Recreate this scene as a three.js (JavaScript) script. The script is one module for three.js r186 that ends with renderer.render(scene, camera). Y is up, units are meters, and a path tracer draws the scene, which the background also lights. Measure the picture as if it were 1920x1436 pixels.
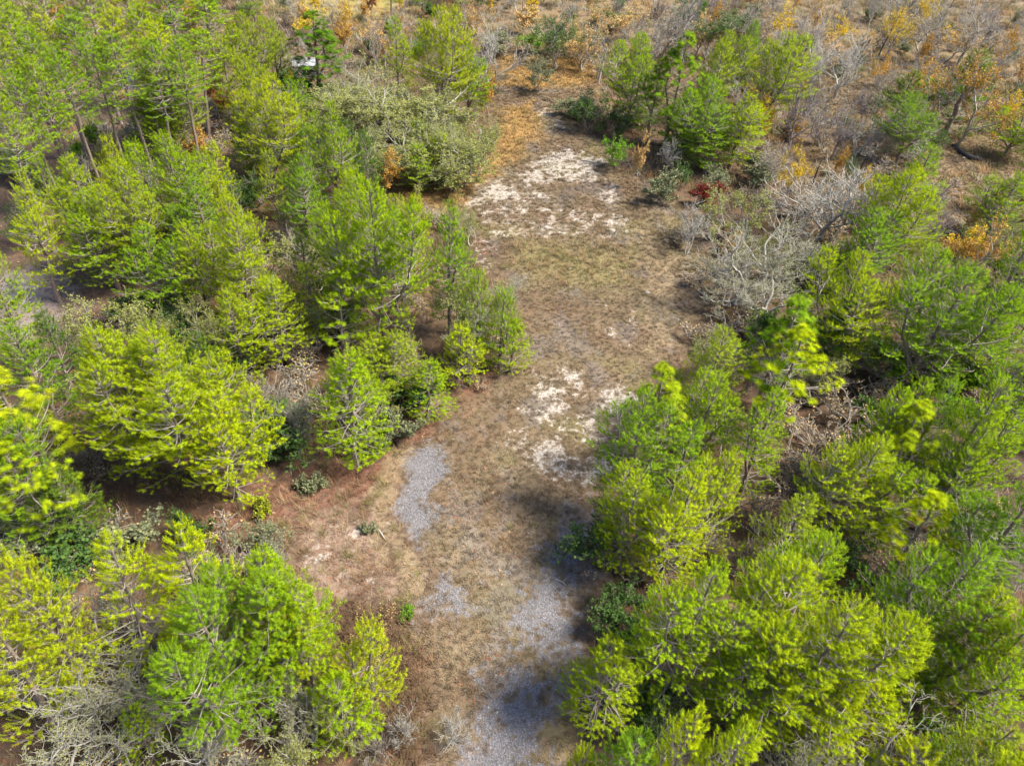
import * as THREE from 'three';
import { mergeGeometries } from 'three/addons/utils/BufferGeometryUtils.js';

// ---------- camera, sky, sun, exposure ----------
const scene = new THREE.Scene();
const camera = new THREE.PerspectiveCamera(54.3027, 1920 / 1436, 0.5, 2500);
camera.position.set(0, 30, 0);
camera.rotation.order = 'YXZ';
camera.rotation.set(THREE.MathUtils.degToRad(-41.4117), 0, THREE.MathUtils.degToRad(4.6977));
const renderer = new THREE.WebGLRenderer({ antialias: true });
renderer.toneMapping = THREE.LinearToneMapping;
renderer.toneMappingExposure = 2.15;
renderer.shadowMap.enabled = true;
const SUN = new THREE.Vector3(0.58, 0.82, 0.06).normalize();
{
  const W = 256, H = 128, d = new Float32Array(W * H * 4);
  for (let j = 0; j < H; j++) for (let i = 0; i < W; i++) {
    const el = (0.5 - (j + 0.5) / H) * -Math.PI, k = (j * W + i) * 4;   // row 0 is the bottom
    const t = Math.pow(Math.max(0, Math.sin(el)), 0.55);
    d[k] = 0.60 + (0.27 - 0.60) * t; d[k + 1] = 0.67 + (0.40 - 0.67) * t; d[k + 2] = 0.80 + (0.74 - 0.80) * t; d[k + 3] = 1;
  }
  const sky = new THREE.DataTexture(d, W, H, THREE.RGBAFormat, THREE.FloatType);
  sky.mapping = THREE.EquirectangularReflectionMapping; sky.magFilter = THREE.LinearFilter; sky.minFilter = THREE.LinearFilter; sky.needsUpdate = true;
  scene.background = sky; scene.environment = sky;
  scene.backgroundIntensity = scene.environmentIntensity = 0.5;
}
const sun = new THREE.DirectionalLight(new THREE.Color(1.0, 0.92, 0.77), 5.0);
sun.position.copy(SUN).multiplyScalar(200).add(new THREE.Vector3(0, 0, -60));
sun.target.position.set(0, 0, -60); scene.add(sun, sun.target);
sun.castShadow = true; sun.shadow.radius = 30; sun.shadow.mapSize.set(4096, 4096);
Object.assign(sun.shadow.camera, { left: -110, right: 110, top: 110, bottom: -110, near: 10, far: 420 });

// ---------- helpers ----------
function rngOf(a) { return () => { a |= 0; a = a + 0x6D2B79F5 | 0; let t = Math.imul(a ^ a >>> 15, 1 | a); t = t + Math.imul(t ^ t >>> 7, 61 | t) ^ t; return ((t ^ t >>> 14) >>> 0) / 4294967296; }; }
const LAT = new Float32Array(65536); { const r = rngOf(7); for (let i = 0; i < 65536; i++) LAT[i] = r() * 2 - 1; }
function vn(x, y) {
  const xi = Math.floor(x), yi = Math.floor(y), fx = x - xi, fy = y - yi, u = fx * fx * (3 - 2 * fx), v = fy * fy * (3 - 2 * fy);
  const a = (yi & 255) << 8, b = ((yi + 1) & 255) << 8, c = xi & 255, e = (xi + 1) & 255;
  const p = LAT[a | c], q = LAT[a | e], r = LAT[b | c], s = LAT[b | e];
  return p + (q - p) * u + (r - p) * v + (p - q - r + s) * u * v;
}
const fbm = (x, y) => vn(x, y) * 0.5 + vn(x * 2.03 + 17.3, y * 2.03 + 5.1) * 0.3 + vn(x * 4.1 + 3.7, y * 4.1 + 41) * 0.2;
const sstep = (a, b, x) => { const t = Math.min(1, Math.max(0, (x - a) / (b - a))); return t * t * (3 - 2 * t); };
const V = (x, y, z) => new THREE.Vector3(x, y, z);
const used = {};
function numbered(n) { const k = used[n] = (used[n] ?? -1) + 1; return k ? `${n}_${String(k).padStart(3, '0')}` : n; }
function std(r, g, b, o = {}) { return new THREE.MeshStandardMaterial({ color: new THREE.Color().setRGB(r, g, b), roughness: 0.9, ...o }); }
function add(name, geo, mat, parent) { const m = new THREE.Mesh(geo, mat); m.name = name; m.castShadow = m.receiveShadow = true; parent.add(m); return m; }

class Tubes {                                                     // tapered tubes, merged into one geometry
  constructor() { this.p = []; this.n = []; this.u = []; this.i = []; }
  add(pts, radii, sides) {
    const base = this.p.length / 3; let N = V(1, 0, 0), len = 0;
    const t = V(), b = V();
    for (let k = 0; k < pts.length; k++) {
      t.subVectors(pts[Math.min(k + 1, pts.length - 1)], pts[Math.max(k - 1, 0)]).normalize();
      if (k === 0 && Math.abs(t.x) > 0.8) N.set(0, 0, 1);
      N.addScaledVector(t, -N.dot(t)).normalize(); b.crossVectors(t, N);
      if (k) len += pts[k].distanceTo(pts[k - 1]);
      for (let s = 0; s <= sides; s++) {
        const a = s / sides * Math.PI * 2, c = Math.cos(a), q = Math.sin(a);
        const nx = N.x * c + b.x * q, ny = N.y * c + b.y * q, nz = N.z * c + b.z * q, r = radii[k];
        this.p.push(pts[k].x + nx * r, pts[k].y + ny * r, pts[k].z + nz * r); this.n.push(nx, ny, nz); this.u.push(s / sides, len);
      }
    }
    const w = sides + 1;
    for (let k = 0; k + 1 < pts.length; k++) for (let s = 0; s < sides; s++) {
      const a = base + k * w + s; this.i.push(a, a + 1, a + w, a + 1, a + w + 1, a + w);
    }
  }
  get empty() { return !this.p.length; }
  build() {
    const g = new THREE.BufferGeometry();
    g.setAttribute('position', new THREE.Float32BufferAttribute(this.p, 3)); g.setAttribute('normal', new THREE.Float32BufferAttribute(this.n, 3)); g.setAttribute('uv', new THREE.Float32BufferAttribute(this.u, 2));
    g.setIndex(this.i); return g;
  }
}
class Faces {                                                     // loose leaf and needle faces with a colour each
  constructor() { this.p = []; this.c = []; }
  tri(ax, ay, az, bx, by, bz, cx, cy, cz, r, g, b) { this.p.push(ax, ay, az, bx, by, bz, cx, cy, cz); this.c.push(r, g, b, r, g, b, r, g, b); }
  get empty() { return !this.p.length; }
  build() {
    const g = new THREE.BufferGeometry();
    g.setAttribute('position', new THREE.Float32BufferAttribute(this.p, 3)); g.setAttribute('color', new THREE.Float32BufferAttribute(this.c, 3));
    g.computeVertexNormals(); return g;
  }
}

// ---------- ground ----------
const ZONES = [{"k": "clear", "s": 1.6, "n": 1.2, "p": [[-1.88, -10.37], [-3.28, -15.48], [-4.55, -22.28], [-5.75, -26.73], [-4.78, -30.99], [-2.01, -34.66], [0.57, -39.91], [-1.01, -45.46], [-3.92, -51.86], [-8.45, -54.11], [-11.55, -54.48], [-11.34, -58.29], [-5.53, -64.08], [-3.64, -75.76], [-4.97, -86.41], [-4.61, -94.86], [7.16, -95.81], [6.49, -84.01], [4.63, -78.23], [6.9, -71.23], [10.42, -62.69], [14.18, -58.39], [15.46, -53.31], [14.27, -44.3], [11.7, -39.09], [8.16, -34.43], [6.23, -28.85], [4.91, -24.94], [4.51, -20.12], [4.71, -14.99], [4.27, -10.84]]}, {"k": "straw", "s": 2.0, "n": 2.0, "p": [[-3.21, -25.88], [0.38, -27.02], [1.67, -22.91], [1.31, -18.97], [-0.66, -19.06], [-2.24, -20.05], [-2.87, -23.11]]}, {"k": "straw", "s": 2.0, "n": 2.0, "p": [[-2.85, -17.25], [0.15, -18.05], [1.2, -16.11], [-0.21, -13.91], [-2.01, -14.43]]}, {"k": "ochre", "s": 1.5, "n": 1.5, "p": [[-11.7, -57.74], [-5.0, -63.63], [-3.1, -75.87], [-0.19, -79.42], [0.62, -70.61], [-2.5, -62.46], [-5.95, -54.98], [-10.71, -54.62]]}, {"k": "ochre", "s": 1.2, "n": 1.5, "p": [[-5.12, -92.77], [7.12, -94.82], [6.23, -85.6], [-0.29, -82.5], [-3.86, -83.31]]}, {"k": "olive", "s": 2.0, "n": 2.0, "p": [[-0.48, -50.38], [8.21, -50.55], [8.27, -45.44], [3.24, -44.71], [-0.7, -46.93]]}, {"k": "russet", "s": 1.0, "n": 1.4, "p": [[-13.72, -23.67], [-9.69, -25.92], [-6.59, -27.42], [-5.55, -30.02], [-2.33, -34.62], [-1.06, -35.29], [-3.0, -31.66], [-5.29, -28.37], [-5.84, -25.59], [-6.39, -23.41], [-9.62, -21.45], [-13.38, -20.46], [-15.55, -21.49]]}, {"k": "pink", "s": 1.2, "n": 1.6, "p": [[-10.98, -22.6], [-8.19, -24.26], [-5.93, -23.8], [-4.06, -20.47], [-2.92, -17.77], [-5.07, -17.83], [-7.11, -17.38], [-8.61, -18.59]]}, {"k": "weeds", "s": 1.0, "n": 1.5, "p": [[-7.63, -17.6], [-4.32, -17.64], [-2.67, -16.01], [-2.45, -11.54], [-4.06, -11.41], [-5.19, -16.04]]}, {"k": "scrub", "s": 4, "n": 4, "p": [[28.44, -147.56], [117.2, -177.55], [45.04, -56.29], [24.62, -53.11], [25.2, -66.43], [31.13, -77.37], [31.49, -98.79]]}, {"k": "field", "s": 2.5, "n": 3, "p": [[-43.91, -130.04], [-19.87, -138.54], [-17.78, -108.16], [-25.35, -100.05], [-34.47, -103.37]]}, {"k": "scrub", "s": 2, "n": 2, "p": [[-12.32, -133.8], [28.44, -147.56], [22.96, -109.63], [7.93, -99.05], [-4.68, -95.85]]}, {"k": "ash", "s": 1.5, "n": 1.2, "p": [[-36.85, -40.15], [-31.83, -42.23], [-29.34, -38.74], [-29.28, -35.29], [-32.41, -32.78]]}, {"k": "gravel", "s": 0.5, "n": 0.8, "p": [[-5.31, -27.36], [-4.43, -28.55], [-3.68, -28.47], [-3.22, -27.09], [-2.84, -26.52], [-3.41, -25.67], [-3.87, -24.54], [-3.17, -23.75], [-3.57, -22.38], [-3.77, -21.26], [-4.42, -21.81], [-5.0, -23.73]]}, {"k": "gravel", "s": 1.1, "n": 2.2, "p": [[1.42, -19.26], [2.02, -19.74], [3.26, -21.18], [2.86, -22.38], [3.93, -23.3], [4.13, -20.08], [3.97, -17.35], [3.26, -16.17], [1.88, -16.29], [1.31, -17.89]]}, {"k": "gravel", "s": 1.0, "n": 2.2, "p": [[-0.54, -12.82], [-0.36, -14.34], [1.01, -15.49], [2.36, -15.37], [2.93, -14.62], [2.07, -13.99], [2.17, -10.68], [-0.21, -10.5]]}, {"k": "gravel", "s": 1.1, "n": 1.8, "p": [[-3.07, -18.84], [-1.95, -19.65], [-1.14, -19.02], [-2.01, -18.12], [-2.96, -18.03]]}];
const SANDS = [{"c": 0.74, "p": [[-1.0, -61.16], [0.28, -65.17], [3.23, -67.82], [7.49, -66.76], [5.91, -64.22], [6.58, -62.53], [4.65, -61.45], [2.29, -61.24], [-0.03, -60.31]]}, {"c": 0.55, "p": [[6.32, -61.96], [7.74, -61.69], [8.48, -58.37], [6.82, -56.96], [5.99, -58.89]]}, {"c": 0.4, "p": [[-5.28, -56.94], [-2.83, -60.32], [1.83, -60.64], [1.89, -57.24], [-1.04, -53.17], [-4.49, -53.46]]}, {"c": 0.28, "p": [[-4.58, -54.32], [0.99, -57.08], [8.59, -56.52], [8.8, -53.07], [0.74, -50.97], [-3.29, -49.54]]}, {"c": 0.5, "p": [[1.25, -35.58], [4.93, -36.05], [5.48, -32.68], [1.36, -32.18]]}, {"c": 1.0, "p": [[-3.38, -58.43], [-2.78, -59.62], [-1.76, -59.5], [-1.55, -58.36], [-2.41, -57.63]]}, {"c": 0.6, "p": [[0.6, -77.23], [1.82, -78.36], [2.4, -75.9], [3.23, -72.68], [2.17, -72.21], [0.97, -73.68]]}, {"c": 0.35, "p": [[-4.33, -51.79], [-3.02, -51.18], [-2.35, -45.26], [-3.23, -46.55]]}, {"c": 0.5, "p": [[7.08, -41.4], [7.82, -41.69], [8.02, -40.8], [7.4, -40.72]]}, {"c": 0.4, "p": [[5.93, -40.05], [6.83, -40.29], [6.97, -39.49], [6.07, -39.25]]}, {"c": 0.72, "p": [[1.2, -32.16], [2.28, -33.47], [3.25, -35.94], [4.31, -35.46], [3.09, -32.16], [2.33, -30.51], [1.56, -30.64]]}, {"c": 0.75, "p": [[5.44, -33.52], [6.72, -35.0], [7.51, -33.63], [7.18, -31.96], [6.36, -31.33], [5.71, -32.24]]}, {"c": 0.45, "p": [[1.38, -31.73], [5.46, -32.21], [5.06, -29.55], [1.75, -29.59]]}, {"c": 0.76, "p": [[0.87, -28.86], [2.95, -29.39], [3.99, -28.28], [2.83, -26.83], [1.53, -27.15]]}, {"c": 0.72, "p": [[3.77, -27.2], [5.34, -28.96], [5.99, -28.83], [5.88, -27.82], [4.68, -26.73]]}, {"c": 0.3, "p": [[-0.1, -30.22], [1.42, -30.4], [1.81, -27.18], [0.34, -27.8]]}, {"c": 0.35, "p": [[1.81, -27.18], [3.25, -26.95], [2.7, -25.41], [1.99, -25.88]]}, {"c": 0.7, "p": [[-9.09, -20.43], [-8.43, -20.8], [-7.74, -20.56], [-7.94, -19.86], [-8.61, -20.03]]}, {"c": 0.35, "p": [[-6.04, -20.28], [-5.24, -20.06], [-4.44, -18.99], [-4.99, -18.66], [-5.86, -19.42]]}, {"c": 0.3, "p": [[-8.08, -22.57], [-5.81, -23.14], [-4.65, -21.01], [-6.46, -21.14]]}, {"c": 0.5, "p": [[29.76, -82.07], [32.85, -83.78], [33.05, -80.27], [30.4, -78.88]]}, {"c": 0.35, "p": [[33.92, -79.31], [36.26, -77.71], [34.16, -72.77], [32.29, -73.66]]}, {"c": 0.3, "p": [[6.52, -96.65], [10.43, -95.63], [9.47, -89.79], [4.46, -89.51]]}, {"c": 0.35, "p": [[-35.85, -39.66], [-31.87, -40.89], [-30.68, -37.95], [-33.88, -36.34]]}, {"c": 0.3, "p": [[-5.05, -91.83], [-3.07, -90.44], [-2.78, -85.21], [-4.26, -84.87]]}];
const TRACKS = [{"s": 0.35, "p": [[8.87, -38.16], [9.56, -44.28], [10.15, -50.08], [9.51, -54.03]]}, {"s": 0.35, "p": [[9.73, -39.4], [10.56, -44.43], [11.32, -50.26]]}, {"s": 0.5, "p": [[-5.87, -23.47], [-6.19, -25.55], [-5.95, -26.71], [-5.45, -27.54]]}, {"s": 0.35, "p": [[-5.24, -22.21], [-4.18, -20.46], [-3.47, -19.08]]}, {"s": 0.35, "p": [[-6.2, -22.44], [-4.92, -20.38]]}];
for (const q of [...ZONES, ...SANDS, ...TRACKS]) { const P = q.p; q.b = [Math.min(...P.map(v => v[0])) - 4, Math.max(...P.map(v => v[0])) + 4, Math.min(...P.map(v => v[1])) - 4, Math.max(...P.map(v => v[1])) + 4]; }
function polyDist(P, x, z, open) {                                 // positive inside
  let d = 1e9, inside = false;
  for (let i = 0, j = P.length - 1; i < P.length; j = i++) {
    if (open && i === 0) continue;
    const ax = P[j][0], az = P[j][1], bx = P[i][0], bz = P[i][1], ex = bx - ax, ez = bz - az, wx = x - ax, wz = z - az;
    const t = Math.min(1, Math.max(0, (wx * ex + wz * ez) / (ex * ex + ez * ez))), qx = wx - ex * t, qz = wz - ez * t;
    d = Math.min(d, qx * qx + qz * qz);
    if ((az > z) !== (bz > z) && x < ex * (z - az) / ez + ax) inside = !inside;
  }
  d = Math.sqrt(d); return open ? -d : inside ? d : -d;
}
const COL = { forest: [[.08, .052, .034], [.125, .065, .038], [.115, .088, .062]], clear: [[.150, .108, .063], [.190, .133, .080], [.085, .064, .040]], straw: [[.19, .142, .085], [.235, .18, .11], [.10, .076, .048]], ochre: [[.33, .20, .066], [.37, .235, .085], [.17, .11, .045]],
  olive: [[.175, .15, .06], [.215, .175, .08], [.095, .08, .04]], russet: [[.175, .08, .05], [.24, .13, .085], [.09, .05, .035]], pink: [[.205, .135, .095], [.27, .19, .14], [.11, .07, .05]], weeds: [[.14, .082, .046], [.19, .115, .07], [.065, .042, .027]],
  scrub: [[.19, .13, .072], [.235, .17, .10], [.10, .074, .045]], field: [[.30, .24, .06], [.34, .27, .10], [.22, .17, .05]], ash: [[.19, .155, .14], [.25, .21, .20], [.12, .09, .08]], gravel: [[.165, .155, .165], [.215, .20, .21], [.085, .08, .085]] };
const out = [0, 0, 0];
const info = { clear: 0, gravel: 0, sand: 0, zone: 'forest' };
function groundAt(x, z) {                                          // base colour of the ground at a place
  const wx = x + fbm(x * .9, z * .9) * 0.55, wz = z + fbm(x * .9 + 60, z * .9 + 9) * 0.55;
  const n1 = fbm(x * .21, z * .21), n2 = fbm(x * 1.3 + 8, z * 1.3), n3 = vn(x * 5.1, z * 5.1), n4 = vn(x * 13.7, z * 13.7), n5 = vn(x * 29 + 5, z * 29);
  const light = sstep(-.5, .6, n2 * .6 + n1 * .5 + n3 * .5), dark = sstep(.1, .75, n3 * .45 + n4 * .45 + n5 * .35 - n2 * .35);
  let r, g, b, zone = 'forest', gravel = 0, clear = 0, sand = 0;
  const mix = (k, w) => {
    const C = COL[k], l = light, dk = dark * (k === 'gravel' ? .75 : .8);
    let cr = C[0][0] + (C[1][0] - C[0][0]) * l, cg = C[0][1] + (C[1][1] - C[0][1]) * l, cb = C[0][2] + (C[1][2] - C[0][2]) * l;
    cr += (C[2][0] - cr) * dk; cg += (C[2][1] - cg) * dk; cb += (C[2][2] - cb) * dk;
    if (w >= 1) { r = cr; g = cg; b = cb; } else { r += (cr - r) * w; g += (cg - g) * w; b += (cb - b) * w; }
  };
  mix('forest', 1);
  { const w = sstep(.05, .5, n1 + n3 * .2); if (w > 0) mix('scrub', w * .35); }
  for (const q of ZONES) {
    if (x < q.b[0] || x > q.b[1] || z < q.b[2] || z > q.b[3]) continue;
    const w = sstep(-q.s, q.s, polyDist(q.p, wx, wz) + (n2 * .7 + n3 * .45 + n4 * .3) * q.n);
    if (w > 0.001) { mix(q.k, q.k === 'gravel' ? w * .88 : Math.min(w, .999)); if (w > .5) zone = q.k; if (q.k === 'gravel') gravel = Math.max(gravel, w * w); else if (q.k !== 'scrub' && w > .5) clear = q.k === 'field' ? 0 : Math.max(clear, w); if (q.k !== 'gravel') gravel *= 1 - w; }
  }
  if (clear > .5) {                                                // old mottling of the open ground: olive growth, bare soil and lime dust
    const m1 = fbm(x * .33 + 90, z * .33 + 20), m2 = fbm(x * .55 + 10, z * .4 + 70);
    if (zone === 'clear' || zone === 'straw') { mix('olive', sstep(.08, .42, m1 + n3 * .15) * .55); mix('weeds', sstep(.10, .45, -m1 + n3 * .2) * .4); mix('gravel', sstep(.06, .40, m2 + n3 * .2 + n4 * .12) * .3); }
  }
  for (const q of TRACKS) {
    if (x < q.b[0] || x > q.b[1] || z < q.b[2] || z > q.b[3]) continue;
    const w = sstep(-q.s * .7, q.s * .4, polyDist(q.p, wx, wz, true) + q.s + n2 * .3 + n3 * .25); if (w > 0) { mix('straw', w * .8); r *= 1 + .22 * w; g *= 1 + .21 * w; b *= 1 + .2 * w; }
  }
  for (const q of SANDS) {
    if (x < q.b[0] || x > q.b[1] || z < q.b[2] || z > q.b[3]) continue;
    const d = polyDist(q.p, wx, wz); if (d < -1.2) continue;
    const e = sstep(-1.0, .9, d), f = (n2 * .9 + vn(x * 2.9 + 4, z * 2.9) * .55 + n3 * .45 + n4 * .4) * (1.15 - q.c * .55);
    const w = (.35 + .65 * sstep(-.5, .4, n4 + n3 * .6 + n5 * .6)) * sstep(-.3, .55, f + (q.c - .5) * 1.5 + e * 1.1 - 1.06 + (q.c > .9 ? .3 : 0)); sand = Math.max(sand, w);
  }
  if (sand > 0) { const k = .86 + n4 * .08 + n3 * .08 + n5 * .08, w = sand * .93; r += (.43 * k - r) * w; g += (.39 * k - g) * w; b += (.35 * k - b) * w; }
  const k = 1 + n5 * .16 + n4 * .10; out[0] = Math.max(.01, r * k); out[1] = Math.max(.01, g * k); out[2] = Math.max(.008, b * k);
  info.clear = clear; info.gravel = gravel; info.sand = sand; info.zone = zone; return out;
}
const X0 = -80, X1 = 90, Z0 = -150, Z1 = -4, NX0 = -36, NX1 = 40, NZ0 = -46;
function hgt(x, z) {
  const m = sstep(0, 12, Math.min(x - X0, X1 - x, z - Z0, Z1 - z));
  return m * (vn(x * .12, z * .12) * .16 + vn(x * .45 + 9, z * .45) * .05 + vn(x * .9, z * .9 + 30) * .025);
}
const enc = v => Math.round(255 * (v <= .0031308 ? v * 12.92 : 1.055 * Math.pow(v, 1 / 2.4) - .055));
function bake(x0, x1, z0, z1, W, H) {
  const d = new Uint8Array(W * H * 4);
  for (let j = 0; j < H; j++) { const z = z0 + (z1 - z0) * (j + .5) / H; for (let i = 0; i < W; i++) { const c = groundAt(x0 + (x1 - x0) * (i + .5) / W, z), k = (j * W + i) * 4; d[k] = enc(Math.min(1, c[0])); d[k + 1] = enc(Math.min(1, c[1])); d[k + 2] = enc(Math.min(1, c[2])); d[k + 3] = 255; } }
  const t = new THREE.DataTexture(d, W, H); t.colorSpace = THREE.SRGBColorSpace; t.magFilter = THREE.LinearFilter; t.minFilter = THREE.LinearMipmapLinearFilter; t.generateMipmaps = true; t.needsUpdate = true; return t;
}
function noiseTexture(S, fn, srgb) {
  const d = new Uint8Array(S * S * 4);
  for (let j = 0; j < S; j++) for (let i = 0; i < S; i++) { const c = fn(i / S, j / S), k = (j * S + i) * 4; d[k] = c[0]; d[k + 1] = c[1]; d[k + 2] = c[2]; d[k + 3] = 255; }
  const t = new THREE.DataTexture(d, S, S); t.wrapS = t.wrapT = THREE.RepeatWrapping; t.magFilter = THREE.LinearFilter; if (srgb) t.colorSpace = THREE.SRGBColorSpace; t.needsUpdate = true; return t;
}
const P256 = (u, v, f) => vn(u * f, v * f);                        // repeats when f is 256
const grain = noiseTexture(512, (u, v) => { const h = 128 + 60 * P256(u, v, 256) + 45 * vn(u * 256 * .5, v * 256 * .5) + 20 * vn(u * 32, v * 32); return [h, h, h]; });
{
  const pos = [], uv = [], idx = [[], [], []]; let n = 0;
  const put = (x, z, y, u, v) => { pos.push(x, y, z); uv.push(u, v); return n++; };
  const patch = (gi, x0, x1, z0, z1, ux0, ux1, uz0, uz1) => {
    const w = x1 - x0 + 1, s = n;
    for (let z = z0; z <= z1; z++) for (let x = x0; x <= x1; x++) put(x, z, hgt(x, z), (x - ux0) / (ux1 - ux0), (z - uz0) / (uz1 - uz0));
    for (let z = 0; z < z1 - z0; z++) for (let x = 0; x < x1 - x0; x++) { const a = s + z * w + x; idx[gi].push(a, a + w, a + 1, a + 1, a + w, a + w + 1); }
  };
  patch(0, NX0, NX1, NZ0, Z1, NX0, NX1, NZ0, Z1);
  patch(1, X0, NX0, Z0, Z1, X0, X1, Z0, Z1); patch(1, NX1, X1, Z0, Z1, X0, X1, Z0, Z1); patch(1, NX0, NX1, Z0, NZ0, X0, X1, Z0, Z1);
  const far = (x0, x1, z0, z1) => { const q = [[x0, z0], [x0, z1], [x1, z1], [x1, z0]].map(([x, z]) => put(x, z, 0, x / 20, z / 20)); idx[2].push(q[0], q[1], q[2], q[0], q[2], q[3]); };
  far(-1200, X0, -1200, 1200); far(X1, 1200, -1200, 1200); far(X0, X1, -1200, Z0); far(X0, X1, Z1, 1200);
  const g = new THREE.BufferGeometry();
  g.setAttribute('position', new THREE.Float32BufferAttribute(pos, 3)); g.setAttribute('uv', new THREE.Float32BufferAttribute(uv, 2));
  g.setIndex([...idx[0], ...idx[1], ...idx[2]]);
  let s = 0; idx.forEach((a, k) => { g.addGroup(s, a.length, k); s += a.length; }); g.computeVertexNormals();
  const bump = (rx, rz) => { const t = grain.clone(); t.repeat.set(rx, rz); t.needsUpdate = true; return t; };
  const gm = (map, rx, rz, s) => new THREE.MeshStandardMaterial({ map, roughness: .95, bumpMap: bump(rx, rz), bumpScale: s });
  const outer = noiseTexture(512, (u, v) => { const a = vn(u * 256, v * 256), b = vn(u * 64, v * 64), c = .13 + .03 * a + .03 * b; return [enc(c * 1.2), enc(c * .85), enc(c * .55)]; }, true);
  const m = add('ground', g, [gm(bake(NX0, NX1, NZ0, Z1, 2048, 1132), 76 / 6, 42 / 6, .05), gm(bake(X0, X1, Z0, Z1, 2048, 1760), 170 / 6, 146 / 6, .05), gm(outer, 3, 3, .05)], scene);
  m.castShadow = false; m.userData.kind = 'structure'; m.userData.label = 'brown dry grass and leaf-litter ground with white sand and grey gravel patches'; m.userData.category = 'ground';
}

// ---------- materials of the plants ----------
const leafMat = (r, g, b, t = .2) => new THREE.MeshPhysicalMaterial({ color: new THREE.Color().setRGB(r, g, b), roughness: 1, transmission: t, thickness: 0, vertexColors: true, side: THREE.DoubleSide, specularIntensity: 0 });
const tints = l => l.map(c => leafMat(...c, .16));
const NEEDLE = { y: tints([[.36, .44, .008], [.30, .385, .010], [.34, .40, .012]]), g: tints([[.25, .365, .010], [.19, .315, .014], [.285, .37, .012]]), m: tints([[.22, .33, .012], [.17, .29, .016], [.26, .33, .02]]), d: tints([[.10, .20, .014], [.085, .16, .02], [.12, .19, .02]]) };
const OAKLEAF = { '-': leafMat(.28, .30, .085), p: leafMat(.27, .28, .12), d: leafMat(.095, .16, .04) };
const FALL = { o: leafMat(.52, .31, .07), t: leafMat(.62, .43, .18), y: leafMat(.68, .50, .05), r: leafMat(.34, .10, .05) };
const BUSHLEAF = { g: leafMat(.15, .30, .02), d: leafMat(.075, .14, .035), k: leafMat(.20, .22, .12), y: leafMat(.32, .36, .03), r: leafMat(.20, .035, .025), b: leafMat(.155, .095, .05) };
const barkBump = noiseTexture(128, (u, v) => { const h = 128 + 90 * vn(u * 256 * .125, v * 256 * .0625) + 30 * vn(u * 256, v * 256 * .5); return [h, h, h]; });
const barkTint = noiseTexture(128, (u, v) => { const h = 205 + 40 * vn(u * 32, v * 16) + 15 * vn(u * 128, v * 64); return [h, h, h]; }, true);
const bark = (r, g, b) => std(r, g, b, { bumpMap: barkBump, bumpScale: .012, map: barkTint, roughness: .95 });
const BARK = { pine: bark(.42, .33, .275), limb: bark(.60, .54, .46), oak: bark(.64, .61, .53), bare: bark(.56, .51, .44), w: bark(.66, .63, .57), v: bark(.36, .32, .33), b: bark(.25, .15, .085), brush: bark(.44, .39, .335), char: std(.022, .022, .026, { roughness: .8, bumpMap: barkBump, bumpScale: .02 }) };

// ---------- plant builders: geometry in metres, base at the origin ----------
function spray(F, rng, p, d, len, nl, nw, count, spread) {        // a shoot with needles round it
  const a = Math.abs(d.y) > .9 ? V(1, 0, 0) : V(0, 1, 0), e1 = V().crossVectors(d, a).normalize(), e2 = V().crossVectors(d, e1);
  const k = .78 + rng() * .44, yl = (rng() - .5) * .16, ph = rng() * 6.283;
  let cr = k * (1 + yl), cg = k, cb = k * (1 - yl); if (rng() < .018) { cr *= .9; cg *= .6; cb *= 4; }   // a dead brown shoot here and there
  for (let i = 0; i < count; i++) {
    const s = (i + .6) / count, an = ph + i * 2.4, c = Math.cos(an), q = Math.sin(an), w = spread * (.75 + rng() * .5), cw = Math.cos(w), sw = Math.sin(w), L = nl * (.75 + rng() * .5);
    const ox = e1.x * c + e2.x * q, oy = e1.y * c + e2.y * q, oz = e1.z * c + e2.z * q, sx = -e1.x * q + e2.x * c, sy = -e1.y * q + e2.y * c, sz = -e1.z * q + e2.z * c;
    const bx = p.x + d.x * len * s, by = p.y + d.y * len * s, bz = p.z + d.z * len * s, h = nw / 2;
    F.tri(bx - sx * h, by - sy * h, bz - sz * h, bx + sx * h, by + sy * h, bz + sz * h, bx + (d.x * cw + ox * sw) * L, by + (d.y * cw + oy * sw) * L, bz + (d.z * cw + oz * sw) * L, cr, cg, cb);
  }
}
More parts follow.
